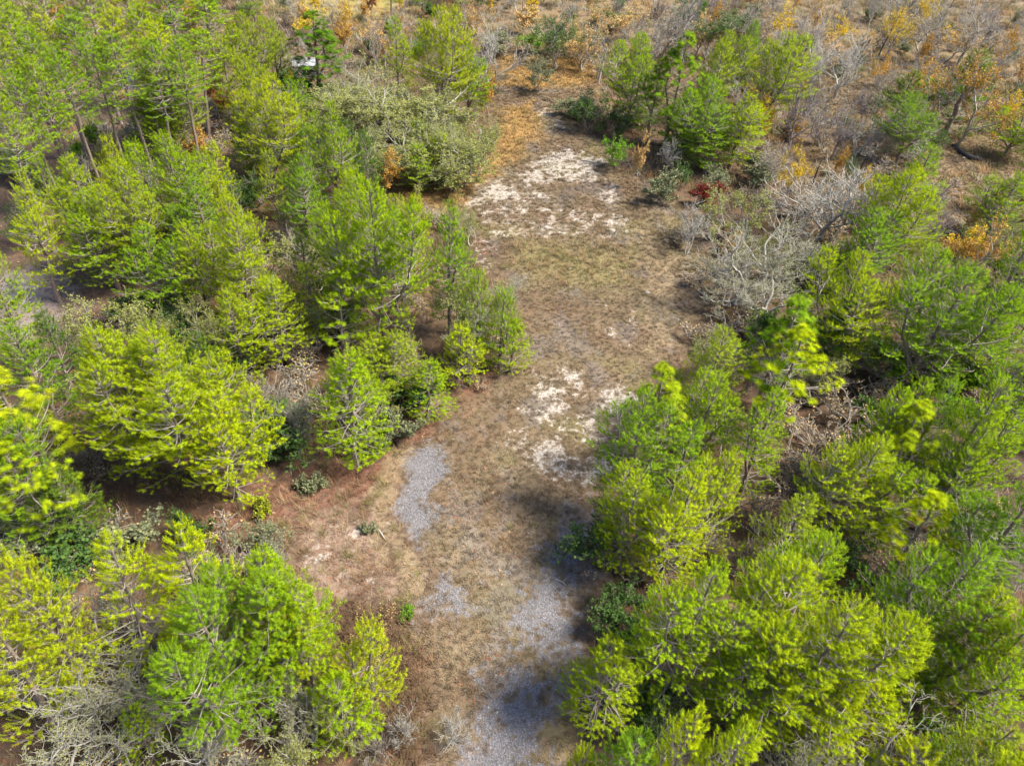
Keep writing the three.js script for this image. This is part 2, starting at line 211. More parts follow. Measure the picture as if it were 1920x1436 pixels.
function pine(seed, o) {
  const rng = rngOf(seed), R = (a, b) => a + (b - a) * rng(), T = new Tubes(), B = new Tubes(), F = new Faces();
  const { h, r, base = .15, leaders = 1, step = .54, per = 6, pom = false, wob = .07, stout = 1 } = o, axes = [];
  const r0 = (.011 * h + .045) * stout;
  const line = (a, b, n, wob) => { const P = []; for (let i = 0; i <= n; i++) { const t = i / n; P.push(V().lerpVectors(a, b, t).add(V(R(-wob, wob) * Math.sin(t * 3.1), 0, R(-wob, wob) * Math.sin(t * 3.1)))); } return P; };
  const main = line(V(0, -.15, 0), V(R(-.25, .25), h, R(-.25, .25)), 10, wob * h / 8);
  T.add(main, main.map((_, i) => r0 * (1 - i / 10.6) + .012), 7); axes.push({ P: main, s0: base, R: leaders > 1 ? r * .72 : r });
  for (let k = 1; k < leaders; k++) {
    const s = R(.22, .5), az = k * 2.4 + R(-.4, .4), i = Math.floor(s * 10), a = main[i], hh = h * R(.74, .96), off = r * R(.4, .62);
    const b = V(Math.cos(az) * off, hh, Math.sin(az) * off), P = line(a, b, 7, .1);
    for (let q = 1; q < 7; q++) { const t = q / 7; P[q].x += Math.cos(az) * off * .35 * Math.sin(t * 3.14); P[q].z += Math.sin(az) * off * .35 * Math.sin(t * 3.14); }
    T.add(P, P.map((_, i) => r0 * .6 * (1 - i / 7.6) + .01), 6); axes.push({ P, s0: .22, R: r * .6 });
  }
  const nl = pom ? .22 : .105, nw = pom ? .017 : .025, cnt = pom ? 48 : 19;
  const shoot = (p, d) => { d = d.clone(); d.y += R(.25, .8); d.normalize(); if (pom) spray(F, rng, p, d, .10, nl, nw, cnt, 1.15); else spray(F, rng, p, d, R(.20, .34), nl, nw, cnt, .95); };
  for (const A of axes) {
    const L = A.P[0].distanceTo(A.P[A.P.length - 1]), n = A.P.length - 1, at = s => { const f = Math.min(n - 1e-4, s * n), i = Math.floor(f); return V().lerpVectors(A.P[i], A.P[i + 1], f - i); };
    let az = R(0, 6.28);
    for (let y = L * A.s0; y < L - .15; y += step * R(.82, 1.15) * (1 - .45 * y / L)) {
      const s = y / L, t = (s - A.s0) / (1 - A.s0);
      const prof = Math.min(1, .55 + t * 2.2) * Math.pow(1 - t, .92) * 1.32 * (.86 + .28 * rng());
      for (let k = 0; k < per; k++) {
        az += 2.4 + R(-.5, .5);
        const len = A.R * prof * R(.62, 1.15) + .25; if (rng() < (o.gap ?? .12) || vn(az * .9 + seed, y * .8) > .52) continue;
        let el = -.14 + t * .72 + R(-.12, .16), a2 = az; const P = [at(Math.min(.999, s + R(-.01, .01)))], seg = 5;
        for (let q = 0; q < seg; q++) { el += R(.04, .20); a2 += R(-.14, .14); P.push(P[q].clone().add(V(Math.cos(a2) * Math.cos(el), Math.sin(el), Math.sin(a2) * Math.cos(el)).multiplyScalar(len / seg))); }
        const br = .010 * len + .008; B.add(P, P.map((_, i) => br * (1 - i / (seg + .8)) + .003), 4);
        const bare = pom ? .55 : t > .7 ? .12 : .32 + R(-.08, .12);
        for (let q = bare; q < 1; q += (pom ? .26 : .16) / len * R(.7, 1.3)) {
          const f = q * seg, i = Math.min(seg - 1, Math.floor(f)), p = V().lerpVectors(P[i], P[i + 1], f - i), dir = V().subVectors(P[i + 1], P[i]).normalize();
          const side = V(-Math.sin(a2), 0, Math.cos(a2)).multiplyScalar(rng() < .5 ? 1 : -1), d = dir.clone().multiplyScalar(.7).addScaledVector(side, R(.4, 1)).add(V(0, R(-.1, .45), 0)).normalize();
          const sl = (.14 + .30 * len * (1 - q) * R(.5, 1) + .10 * rng()) * (pom ? .7 : 1), e = p.clone().addScaledVector(d, sl);
          B.add([p, e], [.006, .003], 3); shoot(e, d);
          if (!pom) for (let w = sl - .2; w > .10; w -= .15) shoot(p.clone().addScaledVector(d, w), d.clone().add(V(R(-.7, .7), R(0, .4), R(-.7, .7))).normalize());
        }
        shoot(P[seg], V().subVectors(P[seg], P[seg - 1]).normalize());
      }
    }
    const tip = A.P[n]; for (let k = 0; k < 5; k++) shoot(tip.clone().add(V(R(-.08, .08), R(-.35, 0), R(-.08, .08))), V(R(-.4, .4), 1, R(-.4, .4)).normalize());
  }
  return { h, r, parts: [['trunk', T, 'pine'], ['branches', B, 'limb'], ['crown', F, 'leaf']] };
}
function oak(seed, o) {                                             // spreading tree or bush; leaf: faces on the twigs
  const rng = rngOf(seed), R = (a, b) => a + (b - a) * rng(), T = new Tubes(), B = new Tubes(), W = new Tubes(), F = new Faces();
  const { h, r, stems = 1, depth = 5, gnarl = .35, leaf = 0, size = .1, kids = [3, 3, 3, 3, 3], thick = .02, up = .12, rise = .55, twig = .004 } = o;
  const leafAt = (p, d) => {
    const a = V(R(-1, 1), R(-.3, 1), R(-1, 1)).normalize(), b = V().crossVectors(a, V(R(-1, 1), R(-1, 1), R(-1, 1))).normalize(), L = size * R(.7, 1.3), w = L * .36, k = R(.72, 1.25), y = R(-.09, .09);
    const c = p.clone().addScaledVector(a, L * .5).addScaledVector(b, w), e = p.clone().addScaledVector(a, L * .5).addScaledVector(b, -w), t = p.clone().addScaledVector(a, L);
    F.tri(p.x, p.y, p.z, c.x, c.y, c.z, t.x, t.y, t.z, k * (1 + y), k, k * (1 - y)); F.tri(p.x, p.y, p.z, t.x, t.y, t.z, e.x, e.y, e.z, k * (1 + y), k, k * (1 - y));
  };
  const grow = (p, d, len, rad, lev) => {
    const n = lev < 2 ? 6 : lev < 4 ? 4 : 2, P = [p], D = [d.clone()];
    for (let i = 0; i < n; i++) { d = d.clone().add(V(R(-gnarl, gnarl), R(-gnarl, gnarl) * .7 + up * (lev > 1 ? .6 : 1), R(-gnarl, gnarl))).normalize(); P.push(P[i].clone().addScaledVector(d, len / n)); D.push(d); }
    const end = lev >= depth ? .35 : .62;
    (lev === 0 ? T : lev < 3 ? B : W).add(P, P.map((_, i) => rad * (1 - (1 - end) * i / n) + twig * .5), lev === 0 ? 7 : lev < 3 ? 5 : 3);
    if (lev >= depth - 1) for (let k = 0; k < leaf; k++) { const f = R(.1, 1) * n, i = Math.min(n - 1, Math.floor(f)), q = V().lerpVectors(P[i], P[i + 1], f - i).add(V(R(-1, 1), R(-1, 1), R(-1, 1)).multiplyScalar(size * .9)); leafAt(q, D[i]); }
    if (lev >= depth) return;
    const c = kids[lev] ?? 2;
    for (let k = 0; k < c; k++) {
      const last = k === 0, f = last ? n : R(.35, .98) * n, i = Math.min(n - 1, Math.floor(f)), q = V().lerpVectors(P[i], P[i + 1], Math.min(1, f - i));
      const spread = last ? R(.15, .4) : R(.55, 1.05), az = R(0, 6.28), e1 = V().crossVectors(D[i + 1], V(.3, .2, .9)).normalize(), e2 = V().crossVectors(D[i + 1], e1);
      const nd = D[i + 1].clone().multiplyScalar(Math.cos(spread)).addScaledVector(e1, Math.cos(az) * Math.sin(spread)).addScaledVector(e2, Math.sin(az) * Math.sin(spread));
      if (nd.y < -.1) nd.y *= -.3; nd.normalize();
      grow(q, nd, len * (last ? R(.66, .82) : R(.5, .75)), Math.max(twig, rad * (last ? .6 : R(.38, .55))), lev + 1);
    }
  };
  for (let s = 0; s < stems; s++) { const az = s * 2.4 + R(-.4, .4), t = stems > 1 ? R(.2, rise * 1.6) : R(0, .25); grow(V(Math.cos(az) * .06 * (stems > 1), -.08, Math.sin(az) * .06 * (stems > 1)), V(Math.cos(az) * t, 1, Math.sin(az) * t).normalize(), h * (o.bole ?? .42) * R(.85, 1.15), thick * h * (stems > 1 ? .6 : 1), 0); }
  let H = 0; const rs = []; for (const A of [T, B, W, F]) for (let i = 0; i < A.p.length; i += 9) { H = Math.max(H, A.p[i + 1]); rs.push(Math.hypot(A.p[i], A.p[i + 2])); }
  rs.sort((a, b) => a - b); const rr = rs[Math.floor(rs.length * .95)], kx = r / rr, ky = h / H;
  for (const A of [T, B, W, F]) for (let i = 0; i < A.p.length; i += 3) { A.p[i] *= kx; A.p[i + 1] *= ky; A.p[i + 2] *= kx; }
  return { h, r, parts: [['trunk', T, 'wood'], ['limbs', B, 'wood'], ['twigs', W, 'wood'], ['crown', F, 'leaf']] };
}
function finish(v) { v.parts = v.parts.filter(p => !p[1].empty).map(([n, b, k]) => [n, b.build(), k]); return v; }
const LIB = {};
const pines = list => list.map(([seed, o]) => finish(pine(seed, o)));
const oaks = list => list.map(([seed, o]) => finish(oak(seed, o)));
LIB.P = pines([[11, { h: 9, r: 1.5, base: .2 }], [12, { h: 9, r: 2.0, base: .16 }], [13, { h: 9.5, r: 2.5, leaders: 2, base: .16 }], [14, { h: 9.5, r: 3.0, leaders: 3, base: .15 }], [15, { h: 9, r: 2.0, leaders: 2, base: .2 }], [16, { h: 9, r: 3.4, leaders: 4, base: .15 }],
  [17, { h: 5, r: 1.1, base: .12 }], [18, { h: 5, r: 1.6, leaders: 2, base: .12 }], [19, { h: 7.3, r: 1.3, base: .16 }], [20, { h: 7.3, r: 1.8, leaders: 2, base: .16 }], [21, { h: 7, r: 2.2, leaders: 3, base: .15 }], [22, { h: 8.5, r: 1.7, base: .22, gap: .25 }]]);
LIB.S = pines([[31, { h: 7, r: 1.1, base: .14, step: .44 }], [32, { h: 7, r: 1.4, base: .1, step: .5 }], [33, { h: 4.5, r: .8, base: .1, step: .42 }]]);
const TP = { wob: .02, stout: .62, step: .62, per: 7, gap: .04 };
LIB.T = pines([[41, { ...TP, h: 12, r: 1.3, base: .55 }], [42, { ...TP, h: 12, r: 1.5, base: .58 }], [43, { ...TP, h: 11, r: 1.4, base: .52 }], [44, { ...TP, h: 11.5, r: 1.35, base: .62 }]]);
LIB.L = pines([[51, { h: 8, r: 1.8, base: .38, pom: true, per: 5, step: .5, gap: .12 }], [52, { h: 7, r: 1.4, base: .3, pom: true, per: 5, step: .48, gap: .15 }], [53, { h: 8, r: 1.9, base: .35, pom: true, leaders: 2, per: 5, step: .5 }]]);
const OK = { leaf: 9, thick: .028, size: .09, depth: 5, kids: [4, 3, 3, 3, 3], gnarl: .42 };
LIB.O = oaks([[61, { ...OK, h: 7, r: 2.9, stems: 2, bole: .36 }], [62, { ...OK, h: 6, r: 2.4, stems: 2, bole: .38 }], [63, { ...OK, h: 5, r: 2.2, stems: 3, bole: .4, kids: [3, 3, 3, 3, 2] }], [64, { ...OK, h: 7.5, r: 3.2, stems: 3, bole: .34, kids: [3, 3, 3, 3, 2] }], [65, { ...OK, h: 4.5, r: 1.6, stems: 3, kids: [3, 3, 3, 2, 2] }]]);
const SV = { thick: .034, size: .065, leaf: 3, depth: 6, gnarl: .46, twig: .008 };
LIB.Q = oaks([[66, { ...SV, h: 7, r: 3, stems: 2, bole: .36, kids: [3, 3, 3, 3, 3, 2] }], [67, { ...SV, h: 5, r: 2.4, stems: 3, bole: .38, kids: [3, 3, 3, 3, 2, 2] }], [68, { ...SV, h: 6, r: 2.4, stems: 2, bole: .4, kids: [3, 3, 3, 3, 3, 2] }]]);
const BR = { depth: 6, kids: [4, 4, 3, 3, 3, 2], gnarl: .36, twig: .016, thick: .026 };
LIB.B = oaks([[71, { ...BR, h: 6.5, r: 1.9 }], [72, { ...BR, h: 7.5, r: 2.2, up: .2 }], [73, { ...BR, h: 4.5, r: 1.8, stems: 2, kids: [3, 3, 3, 3, 2, 2] }], [74, { ...BR, h: 6, r: 2.6, stems: 2, gnarl: .4, kids: [3, 3, 3, 3, 2, 2] }]]);
LIB.A = oaks([[81, { h: 6, r: 1.7, leaf: 8, size: .16, depth: 5, kids: [4, 3, 3, 3, 2] }], [82, { h: 4.5, r: 1.4, leaf: 12, size: .15, depth: 5, kids: [4, 3, 3, 2, 2] }], [83, { h: 9.5, r: 3.2, leaf: 7, size: .18, twig: .012, depth: 5, kids: [4, 4, 3, 3, 3] }]]);
LIB.E = oaks([[91, { h: 3, r: 1.5, stems: 4, leaf: 8, size: .13, depth: 4, kids: [3, 3, 3, 2], rise: .9, twig: .006 }], [92, { h: 2.2, r: 1.5, stems: 4, leaf: 8, size: .13, depth: 4, kids: [3, 3, 3, 2], rise: 1.1, twig: .006 }], [93, { h: .9, r: .55, stems: 6, leaf: 8, size: .09, depth: 3, kids: [3, 3, 2], rise: 1.1, twig: .004 }], [94, { h: 4, r: 1.5, stems: 3, leaf: 8, size: .13, depth: 5, kids: [3, 3, 3, 2, 2], rise: .7, twig: .006 }]]);
LIB.W = oaks([[101, { h: 2.4, r: 1.7, stems: 5, depth: 4, kids: [3, 3, 3, 2], rise: 1.3, gnarl: .4, twig: .013, leaf: 1, size: .07 }], [102, { h: 2, r: 1.8, stems: 5, depth: 4, kids: [3, 3, 3, 2], rise: 1.6, gnarl: .45, twig: .013, leaf: 1, size: .07 }], [103, { h: 2.3, r: .8, stems: 6, depth: 4, kids: [3, 3, 3, 2], rise: .6, twig: .010 }]]);
console.log('variants', Object.entries(LIB).map(([k, v]) => k + ':' + v.map(q => q.parts.reduce((s, p) => s + (p[1].index ? p[1].index.count : p[1].attributes.position.count) / 3, 0) | 0).join('/')).join(' '));

// ---------- the plants, one thing each: [kind, x, z, height, crown radius, tone, place number] ----------
const KIND = {
  P: ['pine_tree', 'pine tree', 'pine tree'], S: ['slender_pine', 'slender young pine', 'pine tree'], T: ['tall_pine', 'bare-trunked tall pine', 'pine tree'], L: ['tufted_pine', 'round-tufted long-needled pine', 'pine tree'],
  O: ['oak_tree', 'twisted-limbed oak', 'oak tree'], B: ['bare_tree', 'leafless tree', 'bare tree'], A: ['autumn_tree', 'small tree', 'autumn tree'], E: ['leafy_shrub', 'shrub', 'shrub'], W: ['twiggy_bush', 'leafless twiggy bush', 'bush'] };
const TONE = {
  P: { y: 'yellow-green', g: 'bright green', m: 'mid green', d: 'deep green' }, O: { '-': 'grey-green', p: 'silvery', d: 'dark green' }, B: { '-': 'pale grey', w: 'whitish', v: 'mauve-grey' },
  A: { o: 'orange-leaved', t: 'tan-leaved', y: 'yellow-leaved', r: 'rust-leaved' }, E: { g: 'bright green', d: 'dark green', k: 'grey-green', y: 'yellow-green', r: 'dark red', b: 'rusty brown' }, W: { '-': 'grey', w: 'pale straw', v: 'mauve-grey', b: 'rusty brown' } };
const PLACES = ["beside the grey gravel strip", "beside the shaded gravel track", "by the white sand streaks in the clearing", "by the big white sand patch", "at the narrow neck of the clearing", "near the dark red shrub", "near the black fallen log", "in the stand of tall straight pines", "beside the pinkish bare soil", "near the white-roofed shelter", "beside the bare sandy opening", "in the grey-green oak thicket", "in the dense pine wood full of grey brush", "in the pine wood around the pale oak limbs", "by the yellow field", "in the open leafless oak scrub", "in the pine thicket opposite the brown weeds", "in the thicket beside the brown weeds", "around the large silvery oak", "in the pine clump behind the red shrub", "in the pine wood facing the olive grass", "in the wood behind the russet litter", "in the pine wood with the leaning trunk", "in the tan scrub past the clearing", "around the big orange oak", "in the pine wood next to the straight stand"];
const TREES = [
["T", -39.66, -57.96, 12.0, 2.13, "g", 7], ["T", -35.83, -53.14, 12.0, 1.88, "g", 7], ["T", -36.86, -57.38, 12.0, 1.99, "y", 7], ["T", -33.15, -51.99, 11.5, 1.86, "g", 7], ["T", -34.3, -56.75, 12.0, 2.1, "g", 7],
["T", -32.05, -54.04, 11.5, 1.91, "g", 25], ["T", -32.82, -58.26, 12.0, 2.02, "y", 25], ["T", -30.29, -54.99, 11.5, 2.06, "g", 25], ["T", -31.47, -60.36, 12.0, 2.07, "g", 25], ["T", -28.91, -55.93, 11.0, 1.97, "g", 25],
["T", -28.94, -58.99, 11.5, 2.17, "y", 25], ["T", -27.48, -57.34, 10.5, 1.89, "g", 25], ["T", -34.38, -48.41, 11.0, 1.78, "g", 10], ["T", -33.43, -49.71, 11.5, 1.69, "g", 10], ["T", -37.95, -65.46, 12.0, 2.2, "g", 7],
["T", -41.62, -65.14, 12.0, 2.19, "g", 7], ["T", -35.89, -67.88, 12.0, 2.26, "y", 7], ["T", -32.39, -68.12, 12.0, 2.41, "g", 25], ["T", -37.52, -52.09, 12.0, 1.86, "g", 7], ["T", -33.06, -44.0, 11.0, 1.66, "g", 10],
["T", -43.31, -61.33, 12.0, 2.09, "g", 7], ["T", -30.39, -70.08, 10.0, 3.23, "m", 25], ["T", -29.47, -64.59, 9.0, 2.22, "g", 25], ["P", -27.26, -71.46, 9.0, 2.84, "y", 25], ["P", -27.37, -66.35, 8.0, 2.28, "y", 25],
["P", -26.18, -75.72, 7.0, 2.22, "m", 9], ["L", -22.0, -75.21, 8.5, 3.59, "d", 9], ["P", -29.87, -58.68, 7.5, 3.39, "g", 25], ["P", -30.88, -56.85, 6.0, 2.83, "m", 25], ["P", -23.38, -45.27, 9.0, 3.55, "g", 20],
["P", -20.51, -55.14, 9.0, 4.08, "y", 20], ["P", -14.32, -51.18, 9.5, 2.57, "g", 20], ["P", -25.23, -64.88, 7.0, 1.97, "g", 25], ["P", -21.17, -63.8, 6.0, 2.24, "g", 25], ["P", -28.52, -42.21, 8.5, 2.58, "g", 10],
["P", -25.08, -41.36, 8.5, 3.26, "g", 13], ["P", -26.87, -40.39, 7.0, 2.84, "m", 10], ["P", -29.73, -38.26, 8.5, 2.32, "y", 10], ["P", -16.58, -36.54, 9.5, 2.89, "y", 13], ["P", -20.59, -41.63, 8.0, 2.67, "m", 13],
["P", -19.63, -37.67, 7.0, 2.33, "g", 13], ["P", -8.22, -36.47, 11.5, 3.93, "g", 13], ["P", -10.64, -38.66, 9.0, 2.91, "g", 13], ["P", -4.29, -38.47, 9.5, 2.5, "g", 2], ["P", -15.6, -46.99, 7.0, 2.47, "m", 20],
["P", -21.72, -36.72, 7.0, 2.49, "g", 13], ["S", -15.46, -32.01, 6.5, 1.33, "y", 13], ["P", -13.5, -33.8, 6.0, 2.66, "y", 13], ["L", -10.33, -34.31, 6.5, 1.38, "g", 13], ["S", -23.54, -26.83, 7.0, 1.51, "m", 21],
["S", -24.29, -29.46, 6.0, 1.27, "d", 13], ["P", -17.8, -24.49, 9.5, 2.95, "y", 21], ["P", -15.69, -24.59, 9.0, 4.46, "y", 21], ["P", -13.15, -23.45, 7.5, 2.51, "y", 8], ["L", -21.22, -22.69, 8.5, 2.58, "y", 21],
["S", -8.12, -26.86, 7.3, 2.07, "g", 0], ["P", -6.38, -31.14, 5.0, 2.21, "m", 0], ["P", -7.66, -31.37, 4.5, 1.96, "g", 0], ["S", -4.6, -30.11, 4.0, 1.23, "g", 0], ["P", -3.25, -33.41, 4.5, 1.66, "y", 2],
["P", -0.88, -35.0, 6.0, 1.59, "m", 2], ["P", -2.29, -35.39, 6.5, 1.5, "m", 2], ["P", -0.15, -35.02, 4.0, 1.14, "g", 2], ["L", -20.22, -20.09, 6.5, 1.8, "y", 21], ["P", -19.34, -20.35, 4.5, 2.0, "d", 21],
["P", -13.42, -14.54, 8.5, 1.64, "y", 17], ["P", -11.26, -14.85, 8.5, 1.89, "y", 17], ["P", -7.9, -15.08, 8.0, 1.56, "g", 8], ["P", -9.17, -12.82, 9.0, 3.22, "g", 17], ["P", -7.52, -13.52, 8.0, 2.18, "g", 17],
["P", -6.54, -13.12, 6.5, 1.63, "y", 17], ["P", -4.55, -13.43, 6.0, 1.59, "y", 17], ["P", -5.08, -12.5, 5.0, 1.28, "g", 17], ["P", -15.35, -13.0, 9.5, 1.77, "y", 17], ["P", -8.61, -70.08, 11.0, 4.37, "y", 11],
["P", -13.78, -75.1, 8.5, 2.65, "g", 11], ["P", -6.54, -72.73, 7.0, 2.76, "g", 11], ["S", -7.75, -58.9, 4.5, 1.6, "g", 11], ["S", -9.96, -61.87, 4.0, 1.66, "m", 11], ["P", -9.25, -57.16, 4.0, 1.83, "m", 11],
["P", 9.37, -74.14, 9.0, 3.85, "g", 19], ["L", 13.09, -71.08, 10.5, 2.96, "g", 19], ["P", 18.27, -77.67, 9.0, 3.51, "g", 19], ["P", 22.55, -85.59, 8.0, 2.6, "m", 19], ["P", 23.66, -77.05, 9.5, 4.75, "g", 19],
["P", 15.28, -66.48, 8.0, 3.99, "g", 5], ["P", 18.62, -66.83, 7.0, 3.6, "y", 5], ["P", 16.08, -65.36, 5.0, 3.15, "m", 5], ["P", 11.1, -70.97, 8.0, 2.7, "m", 3], ["S", 14.24, -69.24, 6.0, 2.38, "m", 5],
["S", 36.12, -76.34, 7.0, 2.39, "d", 6], ["S", 43.45, -78.94, 8.5, 3.41, "d", 6], ["P", 35.93, -71.37, 6.5, 3.49, "m", 6], ["P", 47.86, -74.57, 5.0, 3.48, "g", 6], ["P", 38.2, -56.6, 6.0, 2.7, "m", 22],
["S", 30.82, -56.52, 7.5, 2.29, "g", 22], ["P", 27.04, -50.69, 8.0, 3.75, "y", 22], ["P", 24.07, -47.18, 6.5, 2.93, "m", 18], ["P", 19.63, -37.34, 8.5, 3.53, "y", 18], ["P", 24.41, -36.25, 9.5, 4.17, "g", 12],
["P", 28.32, -36.94, 7.0, 2.69, "m", 22], ["L", 19.58, -37.13, 6.0, 1.84, "d", 18], ["L", 14.17, -32.3, 8.5, 2.44, "g", 12], ["L", 14.76, -30.69, 8.0, 2.3, "y", 12], ["P", 10.91, -31.36, 7.5, 2.51, "m", 2],
["L", 7.15, -26.81, 8.0, 2.05, "g", 2], ["P", 9.8, -27.41, 7.0, 2.1, "g", 2], ["P", 5.94, -23.52, 9.0, 2.62, "g", 2], ["P", 12.35, -26.04, 7.5, 1.95, "m", 12], ["P", 9.57, -21.88, 7.5, 1.71, "y", 16],
["P", 8.22, -24.14, 7.0, 1.36, "g", 2], ["P", 7.49, -20.18, 8.0, 2.32, "y", 1], ["P", 5.69, -21.01, 6.5, 2.12, "g", 1], ["P", 12.85, -21.03, 6.0, 1.42, "m", 16], ["P", 16.02, -23.71, 7.5, 2.38, "g", 12],
["P", 18.37, -27.07, 8.0, 1.43, "g", 12], ["P", 19.45, -27.28, 8.0, 1.75, "m", 12], ["P", 20.55, -27.15, 8.5, 1.58, "g", 12], ["L", 19.28, -25.9, 7.5, 2.18, "y", 12], ["P", 21.78, -25.88, 9.5, 2.43, "g", 12],
["P", 21.56, -25.19, 7.5, 2.15, "m", 12], ["L", 18.75, -21.61, 6.5, 1.86, "y", 12], ["P", 17.86, -23.54, 6.0, 1.96, "m", 12], ["P", 11.96, -17.69, 8.0, 2.44, "m", 16], ["P", 7.05, -14.57, 9.5, 2.89, "g", 1],
["P", 9.34, -15.31, 8.5, 1.8, "g", 16], ["P", 11.54, -13.99, 9.5, 3.64, "y", 16], ["P", 10.05, -13.84, 7.5, 2.57, "m", 16], ["P", 16.96, -16.84, 9.5, 2.95, "g", 16], ["P", 18.15, -15.51, 8.0, 2.06, "g", 16],
["P", 6.21, -9.84, 8.5, 1.12, "y", 1], ["P", 7.56, -10.01, 8.5, 1.23, "y", 16], ["P", 4.88, -10.26, 7.0, 1.38, "m", 1], ["P", 16.82, -11.64, 6.5, 1.67, "m", 16], ["P", 4.29, -13.53, 6.0, 1.78, "g", 1],
["P", 15.03, -14.94, 6.0, 1.84, "g", 16], ["P", 12.9, -13.01, 5.5, 2.0, "y", 16], ["S", 3.38, -10.39, 5.0, 0.55, "y", 1], ["P", 21.23, -20.65, 9.0, 2.72, "m", 12], ["P", 18.62, -14.52, 9.0, 2.33, "g", 16],
["P", 26.63, -30.21, 9.0, 3.0, "g", 12], ["P", 33.32, -44.58, 8.0, 2.79, "m", 22], ["P", -20.86, -19.91, 9.0, 2.41, "g", 21], ["P", -15.86, -11.35, 9.0, 1.91, "y", 17], ["P", -27.66, -31.2, 9.0, 2.55, "g", 10],
["P", 17.04, -10.08, 9.0, 2.04, "y", 16], ["P", 44.3, -61.04, 8.0, 3.21, "g", 6], ["O", -17.12, -68.58, 7.0, 5.02, "-", 11], ["O", -17.18, -66.15, 5.5, 3.89, "-", 11], ["O", -14.94, -69.33, 6.0, 4.82, "-", 11],
["O", -11.48, -66.03, 6.0, 5.17, "-", 11], ["O", -7.12, -60.85, 6.0, 4.14, "-", 11], ["O", -4.42, -63.52, 4.5, 2.79, "-", 11], ["O", -10.85, -59.23, 5.0, 4.32, "-", 11], ["O", -7.31, -58.87, 5.0, 3.83, "-", 11],
["O", -11.76, -64.02, 8.0, 4.74, "-", 11], ["O", -9.21, -63.23, 6.5, 3.99, "-", 11], ["O", -13.57, -60.04, 6.0, 3.62, "-", 11], ["O", -5.72, -62.32, 6.0, 3.22, "-", 11], ["O", -8.81, -58.8, 6.0, 4.27, "-", 11],
["O", -5.56, -58.81, 4.5, 2.88, "-", 11], ["O", -11.93, -57.93, 5.0, 3.07, "-", 11], ["O", 2.09, -89.55, 6.0, 2.61, "d", 4], ["O", 5.09, -90.56, 5.0, 1.99, "-", 4], ["O", -22.84, -33.23, 5.5, 2.71, "-", 13],
["O", -20.54, -33.82, 4.5, 1.17, "-", 13], ["O", -17.86, -33.94, 4.5, 2.01, "-", 13], ["O", -13.54, -42.23, 5.0, 2.1, "-", 13], ["O", -16.76, -40.36, 5.0, 2.41, "-", 13], ["O", -3.97, -37.03, 6.0, 2.27, "-", 2],
["O", -2.64, -34.68, 5.5, 1.85, "p", 2], ["O", -7.48, -30.12, 3.5, 1.9, "-", 0], ["O", -10.43, -35.71, 4.0, 2.08, "-", 13], ["O", -14.17, -12.73, 6.5, 3.1, "p", 17], ["O", -12.58, -12.24, 5.0, 2.09, "p", 17],
["S", -12.5, -11.21, 3.0, 0.7, "g", 17], ["O", -14.86, -10.67, 5.5, 2.57, "p", 17], ["O", -10.02, -10.42, 5.0, 2.18, "p", 17], ["O", -6.38, -11.81, 5.0, 1.75, "p", 17], ["O", -4.65, -12.02, 4.5, 1.36, "-", 17],
["O", 15.47, -44.39, 8.0, 4.82, "p", 18], ["O", 16.97, -43.19, 6.5, 3.83, "p", 18], ["O", 14.61, -43.85, 5.5, 3.51, "p", 18], ["O", 16.4, -54.07, 5.0, 2.93, "-", 5], ["O", 19.95, -47.72, 5.0, 2.69, "p", 18],
["O", 14.14, -12.87, 6.0, 2.72, "p", 16], ["O", 11.73, -11.49, 5.0, 1.63, "p", 16], ["O", 20.76, -97.69, 6.0, 3.15, "d", 23], ["O", 17.93, -13.56, 4.0, 1.64, "-", 16], ["O", 25.47, -37.86, 4.5, 2.69, "-", 18],
["O", 19.0, -35.55, 4.0, 2.25, "-", 12], ["O", 6.89, -21.58, 4.0, 1.73, "d", 1], ["B", -32.55, -57.15, 6.5, 2.9, "w", 25], ["B", -32.84, -59.07, 5.0, 1.92, "w", 25], ["B", -13.63, -29.56, 3.5, 1.8, "-", 13],
["B", -10.57, -18.18, 4.5, 1.47, "-", 8], ["B", -4.74, -81.7, 8.5, 3.3, "w", 4], ["B", -6.03, -82.69, 4.5, 3.09, "-", 4], ["B", 8.06, -87.98, 6.5, 2.73, "-", 4], ["B", 12.36, -91.43, 7.0, 3.3, "-", 4],
["B", 15.15, -96.67, 7.0, 3.11, "-", 23], ["B", 31.19, -86.19, 7.0, 3.31, "w", 15], ["B", 34.16, -87.83, 8.0, 3.5, "w", 15], ["B", 28.91, -76.83, 6.0, 1.88, "-", 19], ["B", 29.09, -73.91, 5.0, 1.98, "-", 19],
["B", 31.82, -71.41, 5.0, 2.75, "w", 6], ["B", 23.75, -54.39, 7.0, 4.24, "w", 5], ["B", 23.15, -54.72, 5.5, 3.17, "w", 5], ["B", 27.72, -57.61, 4.5, 2.13, "w", 5], ["B", 12.68, -50.87, 4.2, 2.06, "w", 18],
["B", 15.68, -44.33, 4.5, 2.18, "w", 18], ["B", 32.64, -53.44, 5.0, 1.9, "v", 22], ["B", 54.44, -103.29, 8.0, 3.63, "-", 24], ["B", 49.15, -104.12, 8.0, 3.47, "-", 24], ["B", 34.5, -70.43, 5.0, 1.64, "-", 6],
["B", 22.04, -63.69, 5.0, 2.28, "-", 5], ["B", 36.0, -66.49, 5.0, 2.09, "-", 6], ["B", -15.87, -86.28, 7.0, 2.52, "-", 9], ["B", -17.7, -83.56, 6.0, 2.16, "-", 9], ["B", -24.7, -79.6, 4.5, 2.4, "-", 9],
["B", -22.93, -69.11, 4.0, 1.89, "-", 25], ["B", -18.88, -73.66, 5.5, 1.97, "-", 9], ["B", 25.96, -35.83, 4.5, 2.25, "-", 12], ["B", 38.75, -85.68, 6.0, 1.89, "-", 15], ["B", -34.24, -52.79, 4.0, 1.79, "-", 7],
